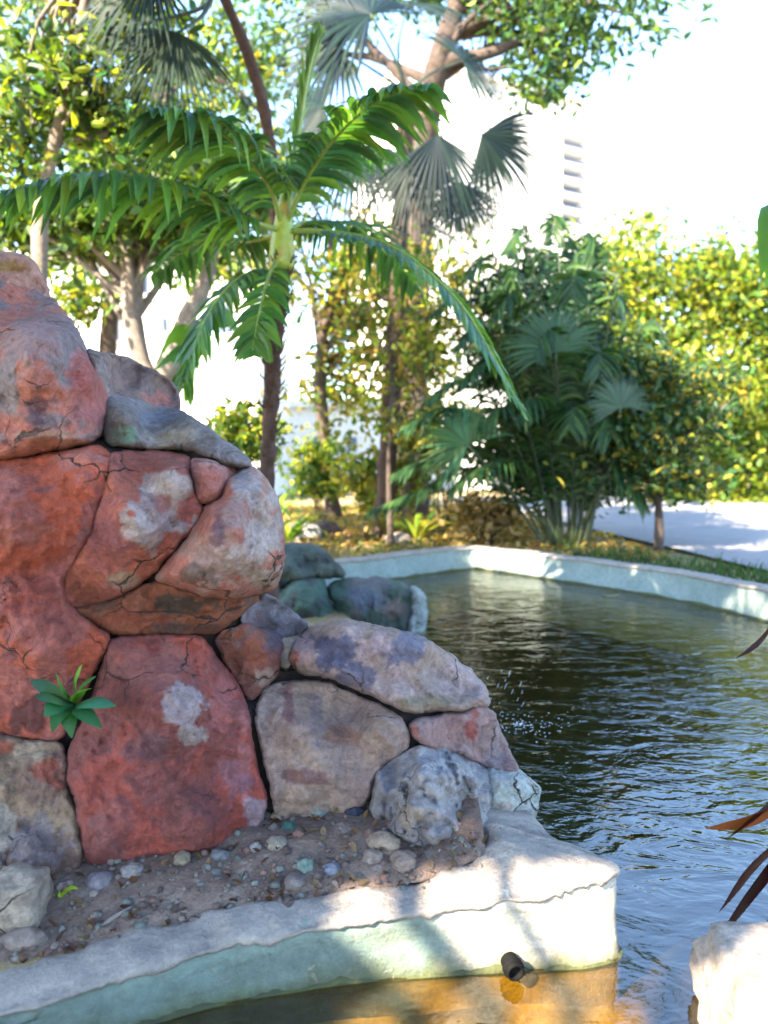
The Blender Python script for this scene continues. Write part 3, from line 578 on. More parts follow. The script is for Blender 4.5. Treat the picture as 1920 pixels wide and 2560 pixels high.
def fan(petiole, radius, rd, parent, cols, spread=140, n=34, face=None, droop=.35, mat='fanleaf', prad=.02):
    """costapalmate fan leaf at the end of a petiole path"""
    q = spline(petiole, 12); c = q[-1]; ax = (q[-1]-q[-3]).normalized()
    nrm = Vector(face).normalized() if face else Vector((0, -1, .4)).normalized()
    ax = (ax-nrm*ax.dot(nrm)).normalized(); sd = nrm.cross(ax); mb = MB()
    for k in range(n):
        a = math.radians(spread)*((k+.5)/n*2-1)*.98; d = ax*math.cos(a)+sd*math.sin(a); L = radius*rd.uniform(.86, 1.05)*(1-.22*abs(a)/math.pi)
        pl = nrm*(.10 if k % 2 else -.02); pp = []
        for j in range(6):
            x = j/5; pp.append(c+d*L*x+pl*L*.25*min(x, .5)-nrm*L*.12*x*x+Vector((0, 0, -1))*L*droop*max(0, x-.45)**1.5*rd.uniform(.7, 1.5))
        w_ = L*math.radians(spread)*2/n*.5
        leaf_strip(mb, pp, [w_*.05, w_*.30, w_*.52, w_*.5, w_*.3, w_*.03], nrm.cross(d), tuple(Vector(rd.choice(cols))*rd.uniform(.75, 1.25)), .5)
    o = mb.build('fan_leaf', M[mat], parent, False, True)
    mb = MB(); mb.tube(q, [prad*(1.2-.6*i/11) for i in range(12)], 6); mb.build('petiole', M['darkstem'], o, True)
    return o

# ------------------------------------------------------------------ slender palm in the middle
rd = random.Random(11)
PG = [(.055, .16, .035), (.04, .11, .04), (.11, .22, .035)]
PB = [(.04, .12, .06), (.055, .155, .06), (.10, .21, .04)]
PY = [(.12, .22, .03), (.08, .18, .03)]
pb = av(580, 1370, 5.0); pb.z = .2
palm = thing('palm_tree', pb, 'slender feather palm with thin dark trunk standing behind the red rockery', 'palm tree')
tr = [pb, av(576, 1050, 5.0), av(590, 800, 5.0), av(603, 640, 5.0), av(612, 560, 5.0)]
mb = MB(); q = spline(tr, 60); mb.tube(q, [.052+.006*math.sin(i*2.1)+(.02 if i < 6 else 0) for i in range(60)], 12, wob=.3)
mb.build('trunk', M['palmbark'], palm, True)
mb = MB()                                            # old leaf bases bristle along the stem
for i in range(5, 58):
    for k in range(3):
        a = rd.uniform(0, 6.28); d = Vector((math.cos(a), math.sin(a), 0)); p = q[i]+d*.055
        leaf_strip(mb, [p, p+d*.03+Vector((0, 0, .03)), p+d*.055+Vector((0, 0, .075))], [.018, .012, .002], d.cross(Vector((0, 0, 1))), (1, 1, 1))
stuff(mb.build('leaf_scars', M['palmbark'], palm))
mb = MB(); mb.tube(spline([av(608, 585, 5), av(610, 520, 5), av(614, 460, 5), av(622, 400, 5)], 12), [.085, .09, .085, .08, .072, .066, .06, .055, .05, .045, .04, .035], 12)
M['shaft'] = surf('crownshaft', (.34, .38, .04), (.22, .34, .05), 5, (.36, .20, .03), 6, (.5, .65), .4, .2, .005, 18)
mb.build('crownshaft', M['shaft'], palm, True)
o = av(612, 500, 5.0)
spear = [o, av(628, 400, 4.97), av(648, 260, 4.95), av(668, 150, 4.93), av(690, 75, 4.9)]
frond(spear, .26, 44, .018, rd, palm, PY, droop=.05, fwd=2.2, rad=.028, start=.1, vee=.1)
F2 = [
 ([o, av(580, 400, 4.8), av(500, 305, 4.5), av(420, 255, 4.25), av(325, 238, 4.05)], .50, PB, .95, 30),
 ([o, av(660, 390, 4.85), av(730, 290, 4.6), av(820, 215, 4.4), av(925, 185, 4.2)], .48, PB+PG, .85, 30),
 ([o, av(520, 470, 4.7), av(390, 410, 4.3), av(200, 378, 3.9), av(0, 420, 3.6)], .42, PG+PB, 1.0, 38),
 ([o, av(700, 500, 4.9), av(840, 530, 4.6), av(980, 640, 4.4), av(1065, 770, 4.3), av(1135, 895, 4.25)], .26, PB, .55, 40),
 ([av(600, 590, 5.0), av(540, 590, 4.8), av(470, 650, 4.6), av(415, 760, 4.5), av(395, 840, 4.5)], .34, PG, .7, 26),
 ([o, av(540, 520, 5.2), av(440, 520, 5.5), av(330, 590, 5.7)], .42, PG, .9, 24),
 ([o, av(680, 480, 5.2), av(800, 500, 5.6), av(900, 620, 5.9)], .42, PG, .9, 24),
 ([o, av(590, 420, 5.3), av(560, 330, 5.8), av(500, 260, 6.3)], .42, PG, .8, 22),
 ([o, av(650, 400, 5.3), av(740, 330, 5.8), av(860, 330, 6.2)], .42, PG, .9, 22),
 ([av(600, 560, 5.0), av(580, 600, 4.6), av(560, 680, 4.3), av(545, 760, 4.2)], .24, PG, .7, 18),
]
for pth, L, cs, dr, n in F2: frond(pth, L, n, .032, rd, palm, cs, droop=dr, fwd=.6, rad=.017)

# ------------------------------------------------------------------ fan palms
def fan_palm(base, trunkp, crown, label, leaves, cols, rtr, seed):
    rd = random.Random(seed); t = thing('fan_palm', base, label, 'palm tree'); mb = MB()
    mb.tube(spline(trunkp, 24), [rtr*(1.15-.3*i/23)*(1+.08*math.sin(i*2.6)) for i in range(24)], 12, wob=.3); mb.build('trunk', M['palmbark'], t, True)
    for pet, R, face, sp_ in leaves: fan([crown]+pet, R*.92, rd, t, cols, spread=sp_, face=face)
    return t
FD = [(.009, .020, .02), (.013, .03, .022), (.008, .018, .024)]
FG = [(.022, .042, .026), (.018, .036, .028)]
Yb = 10.6; cr = av(880, 200, Yb); bs = Vector((cr.x-.35, Yb+.2, .2))
fan_palm(bs, [bs, Vector((cr.x-.25, Yb+.15, 1.6)), cr], cr, 'tall dark fan palm with drooping round leaves behind the slender palm', [
    ([av(850, 120, 10.4), av(800, 30, 10.2)], 1.40, (.1, -.8, .6), 120), ([av(820, 160, 10.4), av(735, 105, 10.1)], 1.10, (-.2, -.9, .4), 125),
    ([av(920, 220, 10.4), av(945, 290, 10.2)], 1.35, (.3, -.9, .2), 60), ([av(950, 230, 10.6), av(1040, 290, 10.6)], 1.28, (.2, -.9, -.1), 70),
    ([av(900, 250, 10.5), av(900, 330, 10.3)], 1.34, (0, -1, .2), 62), ([av(830, 240, 10.6), av(770, 310, 10.5)], 1.22, (-.3, -.9, .2), 110),
    ([av(930, 160, 10.9), av(1000, 130, 11.2)], 1.10, (.5, -.7, .5), 120), ([av(860, 110, 11.1), av(880, 10, 11.5)], 1.22, (0, -.6, .8), 120),
    ([av(800, 210, 10.9), av(700, 230, 11.1)], 1.10, (-.5, -.8, .3), 110), ([av(940, 260, 10.6), av(985, 390, 10.6)], 1.16, (.3, -.95, .1), 60)], FD, .13, 3)
cr2 = av(470, -40, 6.6); bs2 = av(575, 1280, 7.2); bs2.z = .2
fan_palm(bs2, [bs2, av(584, 800, 7.1), av(597, 480, 7.0), av(580, 290, 6.8), av(540, 130, 6.7), cr2], cr2, 'leaning palm with dark stem and broad fan leaves at the top left', [
    ([av(440, 30, 6.4), av(385, 70, 6.2)], .80, (-.15, -.95, .25), 85), ([av(420, -60, 6.4), av(330, -60, 6.2)], .8, (-.2, -.9, .4), 95),
    ([av(560, -90, 6.6), av(640, -120, 6.7)], .8, (.2, -.8, .5), 100), ([av(470, -140, 6.6), av(480, -240, 6.7)], .9, (0, -.6, .8), 110), ([av(430, 20, 6.8), av(250, 60, 7.0)], .7, (-.3, -.9, .2), 90)], FG, .055, 4)

# ------------------------------------------------------------------ trees
GR = [(.05, .10, .025), (.07, .13, .03), (.04, .085, .03)]
YG = [(.18, .27, .03), (.26, .31, .035), (.08, .15, .03), (.33, .31, .045)]
YL = [(.26, .22, .05), (.16, .16, .04), (.30, .24, .08), (.09, .12, .03)]
TE = [(.05, .12, .08), (.06, .14, .06), (.10, .17, .04)]
def bl(x, y, Y, rx, ry, w=1.0, rdp=None):
    c = av(x, y, Y); k = Y/F*V_; return (tuple(c), (rx*k, (rdp or rx*k*.8), ry*k), w)
def gnd(x, Y): p = av(x, 1000, Y); p.z = .18; return p
g = gnd(330, 9.0)
tree('forked_tree', 'pale grey tree forking low into two stems left of the slender palm', g, [g, av(322, 860, 9), av(300, 770, 9), av(283, 660, 9), av(278, 540, 9.1), av(300, 400, 9.2)], .13,
     [bl(300, 470, 9, 190, 70, 1.2), bl(130, 480, 9.2, 130, 60, .8), bl(470, 420, 9.4, 130, 70, .9), bl(330, 330, 9.6, 160, 60, .7)], GR+YG[:1], 46, 42, .22, (.17, .085), 21, bark='greybark',
     extra=[([av(325, 850, 9), av(385, 760, 8.95), av(400, 690, 8.95), av(440, 620, 9), av(468, 520, 9.1), av(520, 400, 9.3)], .15)])
g = gnd(230, 12.5)
tree('background_tree', 'leafy background tree filling the upper left behind the palms', g, [g, av(235, 700, 12.5), av(300, 400, 12.5), av(380, 150, 12.5)], .13,
     [bl(450, 170, 12.5, 130, 110, .9), bl(250, 330, 12.6, 140, 90, .7), bl(560, 340, 12.8, 110, 100, .8), bl(110, 290, 12.5, 130, 100, .7), bl(470, 560, 12.5, 90, 60, .5), bl(300, 40, 12.5, 150, 80, .6), bl(80, 80, 12.5, 120, 90, .5)], GR+YG+TE[:1]+[(.03, .06, .02)], 27, 38, .26, (.17, .085), 28)
g = gnd(75, 7.2)
tree('thin_tree', 'thin grey leaning tree at the left edge above the rockery', g, [g, av(85, 560, 7.2), av(105, 370, 7.2), av(150, 180, 7.2), av(185, 0, 7.2), av(200, -120, 7.2)], .065,
     [bl(70, 230, 7.3, 110, 60, .8), bl(190, 150, 7.1, 90, 70, .7), bl(230, 250, 7.4, 120, 60, .9), bl(30, 50, 7.5, 100, 60, .4), bl(330, 60, 7.6, 110, 70, .6), bl(40, 360, 7.4, 90, 60, .7)], GR+YG[:3]+TE[:1], 18, 26, .2, (.15, .075), 22, bark='greybark')
g = gnd(890, 14.2)
tree('big_tree', 'large spreading tree with bare fork of brown limbs above the fan palm', g, [g, av(895, 700, 14), av(918, 300, 13.5), av(945, 140, 13), av(985, 10, 13), av(1030, -120, 13)], .24,
     [bl(1130, 20, 13, 130, 50, 1.0), bl(1180, 110, 13, 110, 45, .9), bl(1330, 20, 12.5, 130, 40, .8), bl(1170, 185, 12.7, 60, 18, .25), bl(830, -40, 13.5, 160, 70, .8), bl(640, 30, 14, 150, 70, .8), bl(1000, -70, 13, 160, 40, .8), bl(560, 130, 14.5, 150, 90, .8)], TE+YG[:1]+GR, 34, 26, .3, (.19, .085), 23,
     extra=[([av(945, 150, 13), av(990, 125, 12.9), av(1060, 115, 12.8), av(1140, 80, 12.7), av(1230, 50, 12.6)], .13), ([av(985, 125, 12.9), av(1050, 150, 12.8), av(1120, 140, 12.7)], .05)], limbs=3)
g = gnd(720, 14)
tree('yellow_tree', 'yellowing tree glowing in the sun behind the slender palm trunk', g, [g, av(705, 980, 14), av(690, 800, 14), av(720, 640, 14), av(790, 520, 14)], .13,
     [bl(720, 620, 14, 120, 90, 1.0), bl(860, 640, 13.5, 120, 110, 1.2), bl(800, 800, 14, 130, 90, 1.1), bl(680, 860, 14.5, 90, 70, .6), bl(920, 780, 14.5, 90, 80, .7), bl(600, 460, 15, 140, 110, .6), bl(780, 420, 15, 150, 120, .7), bl(980, 540, 15, 80, 90, .6)], YL+YG+GR[:1], 19, 28, .3, (.20, .10), 24, mat='thinleaf')
g = gnd(845, 9.7)
tree('young_tree', 'young tree with loose yellow green leaves right of the palm trunk', g, [g, av(840, 1000, 9.7), av(850, 820, 9.7), av(835, 600, 9.7)], .035,
     [bl(860, 640, 9.7, 110, 80, 1.0), bl(900, 800, 9.9, 90, 90, .9), bl(790, 730, 9.8, 80, 80, .8), bl(880, 930, 9.8, 80, 60, .7), bl(950, 700, 10.2, 70, 70, .6), bl(760, 900, 10.4, 70, 60, .4)], YL+YG+GR[:1], 15, 24, .17, (.13, .07), 26, mat='thinleaf')
g = gnd(1190, 11.2)
tree('evergreen_tree', 'dense dark evergreen tree behind the feather palm clump', g, [g, av(1190, 1000, 11.2), av(1195, 700, 11.2)], .09,
     [bl(1180, 640, 11.2, 130, 110, 1.0), bl(1220, 820, 11, 130, 110, 1.0), bl(1150, 980, 10.8, 120, 90, .9), bl(1280, 1000, 10.8, 90, 90, .7), bl(1090, 760, 11.2, 70, 90, .6)], [(.014, .036, .02), (.02, .05, .024), (.028, .07, .035)], 60, 40, .2, (.15, .075), 27)
# palms and shrubs beyond the far wall
rd = random.Random(41)
cb = Vector((2.25, 9.75, .2))
clump = thing('palm_clump', cb, 'dense dark clump of feather palms growing behind the far pond wall', 'palm tree')
for k, (x, y, Y, bx_) in enumerate([(1060, 560, 9.3, 1200), (1130, 500, 9.6, 1215), (1200, 470, 10, 1230), (1280, 520, 9.7, 1250), (1330, 640, 9.5, 1260), (1050, 700, 9.0, 1195), (1110, 640, 9.2, 1205), (1240, 600, 9.1, 1235), (1000, 820, 9.1, 1190), (1180, 720, 8.9, 1215), (1350, 780, 9.3, 1265), (940, 980, 9.3, 1180), (1290, 760, 8.9, 1240), (1080, 880, 8.9, 1195), (1000, 640, 9.8, 1200), (1390, 700, 9.9, 1270), (960, 880, 9.0, 1190), (900, 1060, 9.4, 1180), (1040, 1010, 8.9, 1195), (1390, 900, 9.2, 1265), (1360, 1040, 9.1, 1260), (1150, 860, 8.8, 1210), (1240, 880, 8.8, 1235), (1120, 580, 9.9, 1215), (1250, 540, 10.1, 1240), (1060, 780, 9.0, 1200), (1310, 900, 8.9, 1250)]):
    s0 = av(bx_, 1190, 9.6); s0.z = .22; tip = av(x, y, Y); top = s0.lerp(tip, .62)+Vector((0, 0, .45+.15*rd.random())); end = tip+Vector(((tip.x-s0.x)*.35, -.1, -.25))
    frond([s0, s0.lerp(top, .5)+Vector((0, 0, .15)), top, tip, end], .52, 34, .026, rd, clump, [(.025, .07, .026), (.04, .095, .03), (.02, .05, .024), (.055, .11, .03)], droop=.85, fwd=.7, rad=.018, start=.14, rmat='darkstem')
fan([cb+Vector((.2, -.2, .3)), av(1210, 900, 9.2), av(1200, 760, 8.8)], .75, rd, clump, [(.035, .085, .04), (.03, .07, .035)], spread=105, face=(0, -1, .1))
fan([cb+Vector((.3, -.2, .3)), av(1330, 980, 9.0), av(1340, 880, 8.7)], .5, rd, clump, [(.06, .10, .06), (.04, .08, .05)], spread=110, face=(.1, -1, .1))
fan([cb+Vector((-.2, -.3, .3)), av(1100, 1060, 9.1), av(1010, 960, 8.8)], .7, rd, clump, [(.05, .10, .03), (.04, .12, .05)], spread=120, face=(-.1, -1, .1))
g = Vector((3.42, 9.2, .2))
tree('small_tree', 'small dark tree on a thin trunk beside the road', g, [g, av(1424, 1120, 9.2), av(1418, 1040, 9.2), av(1405, 900, 9.2)], .05,
     [bl(1410, 940, 9.2, 110, 80, 1.0), bl(1350, 830, 9.6, 110, 80, .8), bl(1490, 860, 9.3, 90, 90, .7), bl(1300, 980, 9.4, 80, 80, .7), bl(1440, 1030, 9.1, 80, 30, .5)], [(.03, .07, .03), (.05, .10, .025), (.04, .08, .03), (.22, .20, .03)], 42, 36, .17, (.12, .065), 25)
for k, (x, y, Y, rx, ry, tr_) in enumerate([(1330, 700, 21, 120, 230, 1330), (1500, 720, 20.5, 130, 220, 1500), (1640, 730, 20.8, 120, 230, 1650), (1800, 700, 21, 140, 260, 1800), (1420, 900, 20, 130, 110, 1420), (1600, 920, 20, 120, 110, 1590)]):
    g = gnd(tr_, Y+.3)
    tree('roadside_tree', ['sunlit yellow green tree across the road, behind the dark palm clump', 'tall yellow green tree across the road, right of the white tower', 'bright yellow green tree at the right edge across the road', 'leafy tree across the road outside the right edge', 'low rounded shrub across the road beside the small dark tree', 'low yellow shrub across the road at the right edge'][k], g,
         [g, av(tr_-6, 1000, Y+.3), av(tr_+5, y, Y+.2)], .16, [bl(x, y+ry*.4, Y, rx, ry*.55, .9), bl(x-rx*.3, y-ry*.3, Y, rx*.7, ry*.45, .6), bl(x+rx*.35, y-ry*.45, Y, rx*.6, ry*.5, .5), bl(x, y+ry*.75, Y-.5, rx, ry*.3, .5)], YG+[(.08, .14, .03), (.38, .38, .05), (.30, .40, .05), (.03, .07, .02), (.05, .10, .025)], 56, 56, .42, (.22, .115), 50+k, mat='thinleaf', group='trees across the road')
rg = np.random.default_rng(77)
# low planting beyond the far wall, centre and left
for k, (x, y, Y, rx, ry, cols, lab) in enumerate([
    (830, 1040, 11.5, 90, 60, YL+YG, 'low yellow leaved bush in the sunny ground beyond the pond'),
    (1050, 1120, 9.9, 70, 38, [(.24, .17, .07), (.16, .12, .05), (.30, .22, .10)], 'dry brown shrub behind the sunlit corner of the far wall'),
    (690, 1010, 13, 60, 60, GR+YG, 'green shrub left of the low yellow bush'),
    (530, 940, 9, 60, 60, YG+GR, 'bright green shrub beside the base of the slender palm'),
    (960, 930, 12, 90, 80, GR+YL, 'loose green shrub between the palm trunk and palm clump'),
    (120, 640, 12, 110, 90, YG+GR, 'light green shrub showing above the rockery at the left'),
    (1560, 1090, 19.4, 120, 28, YG, 'low clipped bush along the far side of the road')]):
    g = gnd(x, Y); t = thing('shrub', g, lab, 'shrub', None); mb = MB(); rr = random.Random(k)
    c = av(x, y, Y)
    for j in range(7):
        e_ = c+Vector((rr.uniform(-.6, .6)*rx*Y/F*V_, rr.uniform(-.3, .3), rr.uniform(-.3, .6)*ry*Y/F*V_)); mb.tube(spline([g+Vector((rr.uniform(-.1, .1), rr.uniform(-.1, .1), 0)), g.lerp(e_, .5)+Vector((rr.uniform(-.1, .1), 0, 0)), e_], 6), [.018-.0025*i for i in range(6)], 5)
    mb.build('stems', M['bark'], t, True)
    P = blob_points(rg, [bl(x, y, Y, rx, ry)], 34, 30, .16*Y/10)
    P[:, 2] = np.maximum(P[:, 2], .22)
    n = len(P); cl = np.array(cols)[rg.integers(0, len(cols), n)]*rg.uniform(.65, 1.35, (n, 1))
    leaf_cloud('foliage', P, .14*Y/10, .07*Y/10, cl, M['thinleaf'], t, rg)
# strap-leaved and broad-leaved plants
def clump_plant(name, label, base, n, L, wd, cols, seed, lean=.7, mat='glossleaf', cat='plant', part='leaf', up0=.0, dirs=None):
    rr = random.Random(seed); t = thing(name, base, label, cat)
    for k in range(n):
        a = dirs[k] if dirs else rr.uniform(0, 6.28); d = Vector((math.cos(a), math.sin(a), 0)); l = L*rr.uniform(.7, 1.15); le = lean*rr.uniform(.6, 1.3); b_ = Vector(base)+Vector((0, 0, up0*rr.random()))
        pp = []
        for j in range(9):
            x = j/8; pp.append(b_+d*l*le*x**1.15+Vector((0, 0, 1))*l*(x*(1-.25*le)-.55*le*x*x*x))
        ws = [wd*f_ for f_ in (.2, .45, .8, 1, 1, .9, .7, .4, .03)]
        mb = MB(); leaf_strip(mb, pp, ws, d.cross(Vector((0, 0, 1))), tuple(Vector(rr.choice(cols))*rr.uniform(.75, 1.25)), .3)
        mb.build(part, M[mat], t, True, True)
    return t
for k, (x, Y, L, cs, lab) in enumerate([(840, 10.6, .75, YL, 'yellow strap leaved plant on the sunny bank beyond the pond'), (545, 8.6, 1.5, [(.18, .30, .03)], 'bright lime strap leaved plant at the left of the palm trunk'), (620, 9.8, .9, PG+YG, 'small green strap leaved plant right of the palm trunk'), (900, 10.3, .8, GR+YG, 'green strap leaved plant behind the left part of the far wall')]):
    clump_plant('strap_plant', lab, gnd(x, Y), 16, L, .05, cs, 60+k)
# broad banana-like leaves hanging at the left behind the rockery
bpl = thing('broad_leaf_plant', gnd(420, 6.2), 'broad leaved plant peeking over the rockery beside the forked tree', 'plant'); rd = random.Random(9)
for pth, wd in [([gnd(420, 6.2), av(415, 850, 6.1), av(385, 760, 5.9), av(330, 800, 5.7)], .10), ([gnd(420, 6.2), av(425, 840, 6.2), av(420, 740, 6), av(370, 720, 5.9), av(330, 800, 5.8)], .12), ([gnd(420, 6.2), av(415, 860, 6.2), av(400, 790, 6.1), av(395, 880, 6)], .10), ([gnd(420, 6.2), av(430, 800, 6.3), av(480, 690, 6.2), av(520, 730, 6.1)], .10)]:
    q = spline(pth, 16); mb = MB(); leaf_strip(mb, q, [.01, .01, .01, .012, .015, .03, wd*.6, wd*.9, wd, wd, wd*.95, wd*.85, wd*.7, wd*.5, wd*.3, .004], Vector((.3, -.6, .5)), tuple(rd.choice(PB)), .25)
    mb.build('leaf', M['glossleaf'], bpl, True, True)

# maroon plant leaning in from the right bank
ti = thing('red_leaf_plant', (1.46, 2.25, .2), 'dark maroon long leaved plant leaning in at the right edge over the water', 'plant'); rd = random.Random(15)
st = [Vector((1.46, 2.25, .18)), Vector((1.40, 2.22, .7)), Vector((1.34, 2.19, 1.25))]
mb = MB(); mb.tube(spline(st, 12), [.022-.0007*i for i in range(12)], 8); mb.build('stem', M['bark'], ti, True)
MR = [(.028, .006, .010), (.02, .005, .010), (.045, .008, .010)]
lv = [((1.60, 2.2, .42), (1.46, 2.12, .44), (1.36, 2.04, .36), (1.26, 1.98, .25), .045), ((1.55, 2.2, .62), (1.40, 2.1, .62), (1.25, 2.04, .56), (1.105, 2.0, .535), .045), ((1.55, 2.2, .66), (1.42, 2.14, .68), (1.3, 2.05, .60), (1.16, 2.0, .50), .04),
      ((1.55, 2.2, .50), (1.40, 2.12, .48), (1.24, 2.05, .40), (1.15, 2.0, .29), .04), ((1.55, 2.2, .45), (1.38, 2.12, .44), (1.24, 2.04, .34), (1.13, 1.98, .21), .045), ((1.50, 2.2, 1.2), (1.36, 2.14, 1.16), (1.28, 2.1, 1.06), (1.2, 2.06, 1.0), .035),
      ((1.50, 2.2, 1.25), (1.52, 2.05, 1.5), (1.5, 1.9, 1.5), (1.5, 1.8, 1.35), .04), ((1.50, 2.2, 1.25), (1.62, 2.2, 1.5), (1.75, 2.2, 1.5), (1.85, 2.2, 1.4), .04), ((1.50, 2.2, 1.25), (1.42, 2.3, 1.5), (1.40, 2.4, 1.55), (1.36, 2.5, 1.5), .04)]
for k, (a, b_, c_, d_, wd) in enumerate(lv):
    q = [p+Vector((-.16-.05*i/11+(.35 if k > 5 else 0), 0, -.17)) for i, p in enumerate(spline([a, b_, c_, d_], 12))]; mb = MB(); c0 = rd.choice(MR) if k != 1 else (.20, .06, .025)
    leaf_strip(mb, q, [1.35*wd*f_ for f_ in (.25, .35, .55, .8, .95, 1, 1, .95, .8, .6, .35, .03)], Vector((.3, -.6, .9)), c0, .3); mb.build('leaf', M['glossleaf'], ti, True, True)
gl = thing('green_leaf_plant', (2.75, 3.9, .2), 'tall green broad leaved plant at the right edge', 'plant')
for pth, wd in [([(2.75, 3.9, .2), (2.5, 4.0, 1.6), (2.2, 4.1, 2.7), (2.12, 4.1, 2.75), (2.06, 4.1, 2.3)], .09), ([(2.75, 3.9, .2), (2.55, 4.0, 1.6), (2.25, 4.1, 2.55), (2.08, 4.1, 2.75), (2.03, 4.1, 2.35)], .10), ([(2.75, 3.9, .2), (2.6, 3.95, 1.8), (2.35, 4.0, 2.9), (2.3, 3.9, 3.0), (2.25, 3.8, 2.6)], .13), ([(2.75, 3.9, .2), (2.9, 3.9, 1.8), (3.2, 3.9, 2.6), (3.5, 3.9, 2.4)], .13)]:
    q = spline(pth, 18); mb = MB(); leaf_strip(mb, q, [.018]*8+[.03, wd*.6, wd*.9, wd, wd, wd*.9, wd*.8, wd*.6, wd*.35, .005], Vector((.4, -.8, 0)), (.09, .22, .03), .25); mb.build('leaf', M['glossleaf'], gl, True, True)

# small weed on the rock face
wp = af(188, 1760, 2.16); weed = thing('weed', wp, 'small green weed sprouting from a crack in the red rock', 'plant')
for (x, y, Y), wd, c0 in [((75, 1700, 2.08), .026, (.05, .13, .09)), ((110, 1792, 2.05), .028, (.03, .14, .06)), ((290, 1765, 2.04), .030, (.05, .19, .12)), ((205, 1660, 2.07), .024, (.09, .24, .03)), ((180, 1845, 2.06), .024, (.02, .10, .02)), ((230, 1720, 2.03), .022, (.10, .28, .03)), ((140, 1680, 2.04), .022, (.04, .15, .05)), ((255, 1820, 2.04), .026, (.03, .12, .05)), ((130, 1830, 2.03), .022, (.025, .10, .03)), ((240, 1690, 2.08), .02, (.05, .16, .06)), ((90, 1745, 2.02), .024, (.04, .12, .08))]:
    e_ = af(x, y, Y); mid = wp.lerp(e_, .5)+Vector((0, -.03, .025)); q = spline([wp, mid, e_], 9); mb = MB()
    leaf_strip(mb, q, [.003, wd*.4, wd*.85, wd, wd, wd*.9, wd*.7, wd*.4, .002], Vector((.3, -.5, .8)).cross((e_-wp).normalized()), c0, .25); mb.build('leaf', M['glossleaf'], weed, True, True)

# ------------------------------------------------------------------ buildings
tw = thing('tower_block', (25, 90, 0), 'tall white tower block rising beyond the trees at the right', 'building')
Pn = at(505, 90, 78); ht = at(546, 97, 80).z
d1 = ray(546, 97); d2 = ray(644, 123)
a_ = CAM+d1*((ht-CAMH)/d1.z); b_ = CAM+d2*((ht-CAMH)/d2.z); u = (b_-a_).normalized(); nrm = Vector((u.y, -u.x, 0))
if nrm.y > 0: nrm = -nrm
L0, L1 = -16, (b_-a_).length+2
def tp(s, z, o=0): return Vector((a_.x, a_.y, 0))+u*s+nrm*o+Vector((0, 0, z))
def shit(px, py):  # where a ray meets the facade: s, z
    d = ray(px, py); t = nrm.dot(Vector((a_.x, a_.y, 0))-CAM)/nrm.dot(d); p = CAM+d*t
    return (p-a_).dot(u), p.z
wl = MB(); rows_ = []
for k in range(6):
    s0, zt = shit(563, 134+15.4*k); s1, _ = shit(587, 139+15.4*k); _, zb = shit(563, 143+15.4*k); rows_.append((s0, s1, zb, zt))
sA, sB = rows_[0][0], rows_[0][1]
def slab(mb, s0, s1, z0, z1, o0, o1):
    vs = [tp(s, z, o) for o in (o0, o1) for z in (z0, z1) for s in (s0, s1)]
    mb.add(vs, [(0, 1, 3, 2), (4, 6, 7, 5), (0, 4, 5, 1), (2, 3, 7, 6), (0, 2, 6, 4), (1, 5, 7, 3)])
slab(wl, L0, sA, 0, ht, -14, 0); slab(wl, sB, L1, 0, ht, -14, 0); slab(wl, sA, sB, 0, ht, -14, -1.6)
zs = sorted([(r[2], r[3]) for r in rows_]); z = 0
for zb, zt in zs: slab(wl, sA, sB, z, zb, -1.6, -.02); z = zt
slab(wl, sA, sB, z, ht, -1.6, -.02)
wl.build('wall', M['white'], tw)
mb = MB(); slab(mb, L0-.4, L1+.4, ht+.01, ht+.5, -14.4, .4); mb.build('parapet', M['white'], tw)
for s0, s1, zb, zt in rows_:
    mb = MB(); slab(mb, s0+.1, s1-.1, zb+.05, zt-.05, -1.55, -1.45); wi = mb.build('window', M['rail'], tw)
    mb = MB(); slab(mb, s0+.5, (s0+s1)/2-.1, zb+.3, zt-.3, -1.43, -1.40); mb.build('pane', M['glass'], wi)
    mb = MB(); slab(mb, (s0+s1)/2+.1, s1-.5, zb+.3, zt-.3, -1.43, -1.40); mb.build('pane', M['glass'], wi)
    mb = MB(); slab(mb, s0, s1, zb-.1, zb+.08, .0, .12); mb.build('balcony_rail', M['rail'], tw)
def house(label, x0, x1, ytop, Y, wins, seed):
    A, B_ = av(x0, 1000, Y), av(x1, 1000, Y); zt = av(x0, ytop, Y).z
    t = thing('white_house', (A.x, Y, .2), label, 'building'); mb = MB()
    mb.box(((A.x+B_.x)/2, Y+3, zt/2), ((B_.x-A.x)/2, 3, zt/2)); mb.build('wall', M['white'], t)
    mb = MB(); mb.box(((A.x+B_.x)/2, Y+3, zt+.12), ((B_.x-A.x)/2+.25, 3.25, .115)); mb.build('roof', M['white'], t)
    for (wx, wy, ww, wh) in wins:
        p = av(wx, wy, Y); hx, hz = ww*Y/F*V_/2, wh*Y/F*V_/2
        mb = MB(); mb.box((p.x, Y-.02, p.z), (hx, .05, hz)); f_ = mb.build('window', M['rail'], t)
        mb = MB(); mb.box((p.x, Y-.078, p.z), (hx*.85, .006, hz*.85)); mb.build('pane', M['glass'], f_)
        mb = MB(); mb.box((p.x, Y-.08, p.z-hz-.04), (hx*1.15, .08, .035)); mb.build('sill', M['white'], f_)
    return t
house('white house glimpsed between the trunks of the forked tree', 60, 560, 560, 19, [(340, 702, 36, 30), (243, 705, 22, 60), (298, 600, 34, 70), (480, 690, 36, 60)], 1)
house('low white building glowing behind the yellow tree', 600, 1060, 880, 26, [(680, 960, 20, 30), (760, 960, 20, 30), (940, 940, 24, 30)], 2)
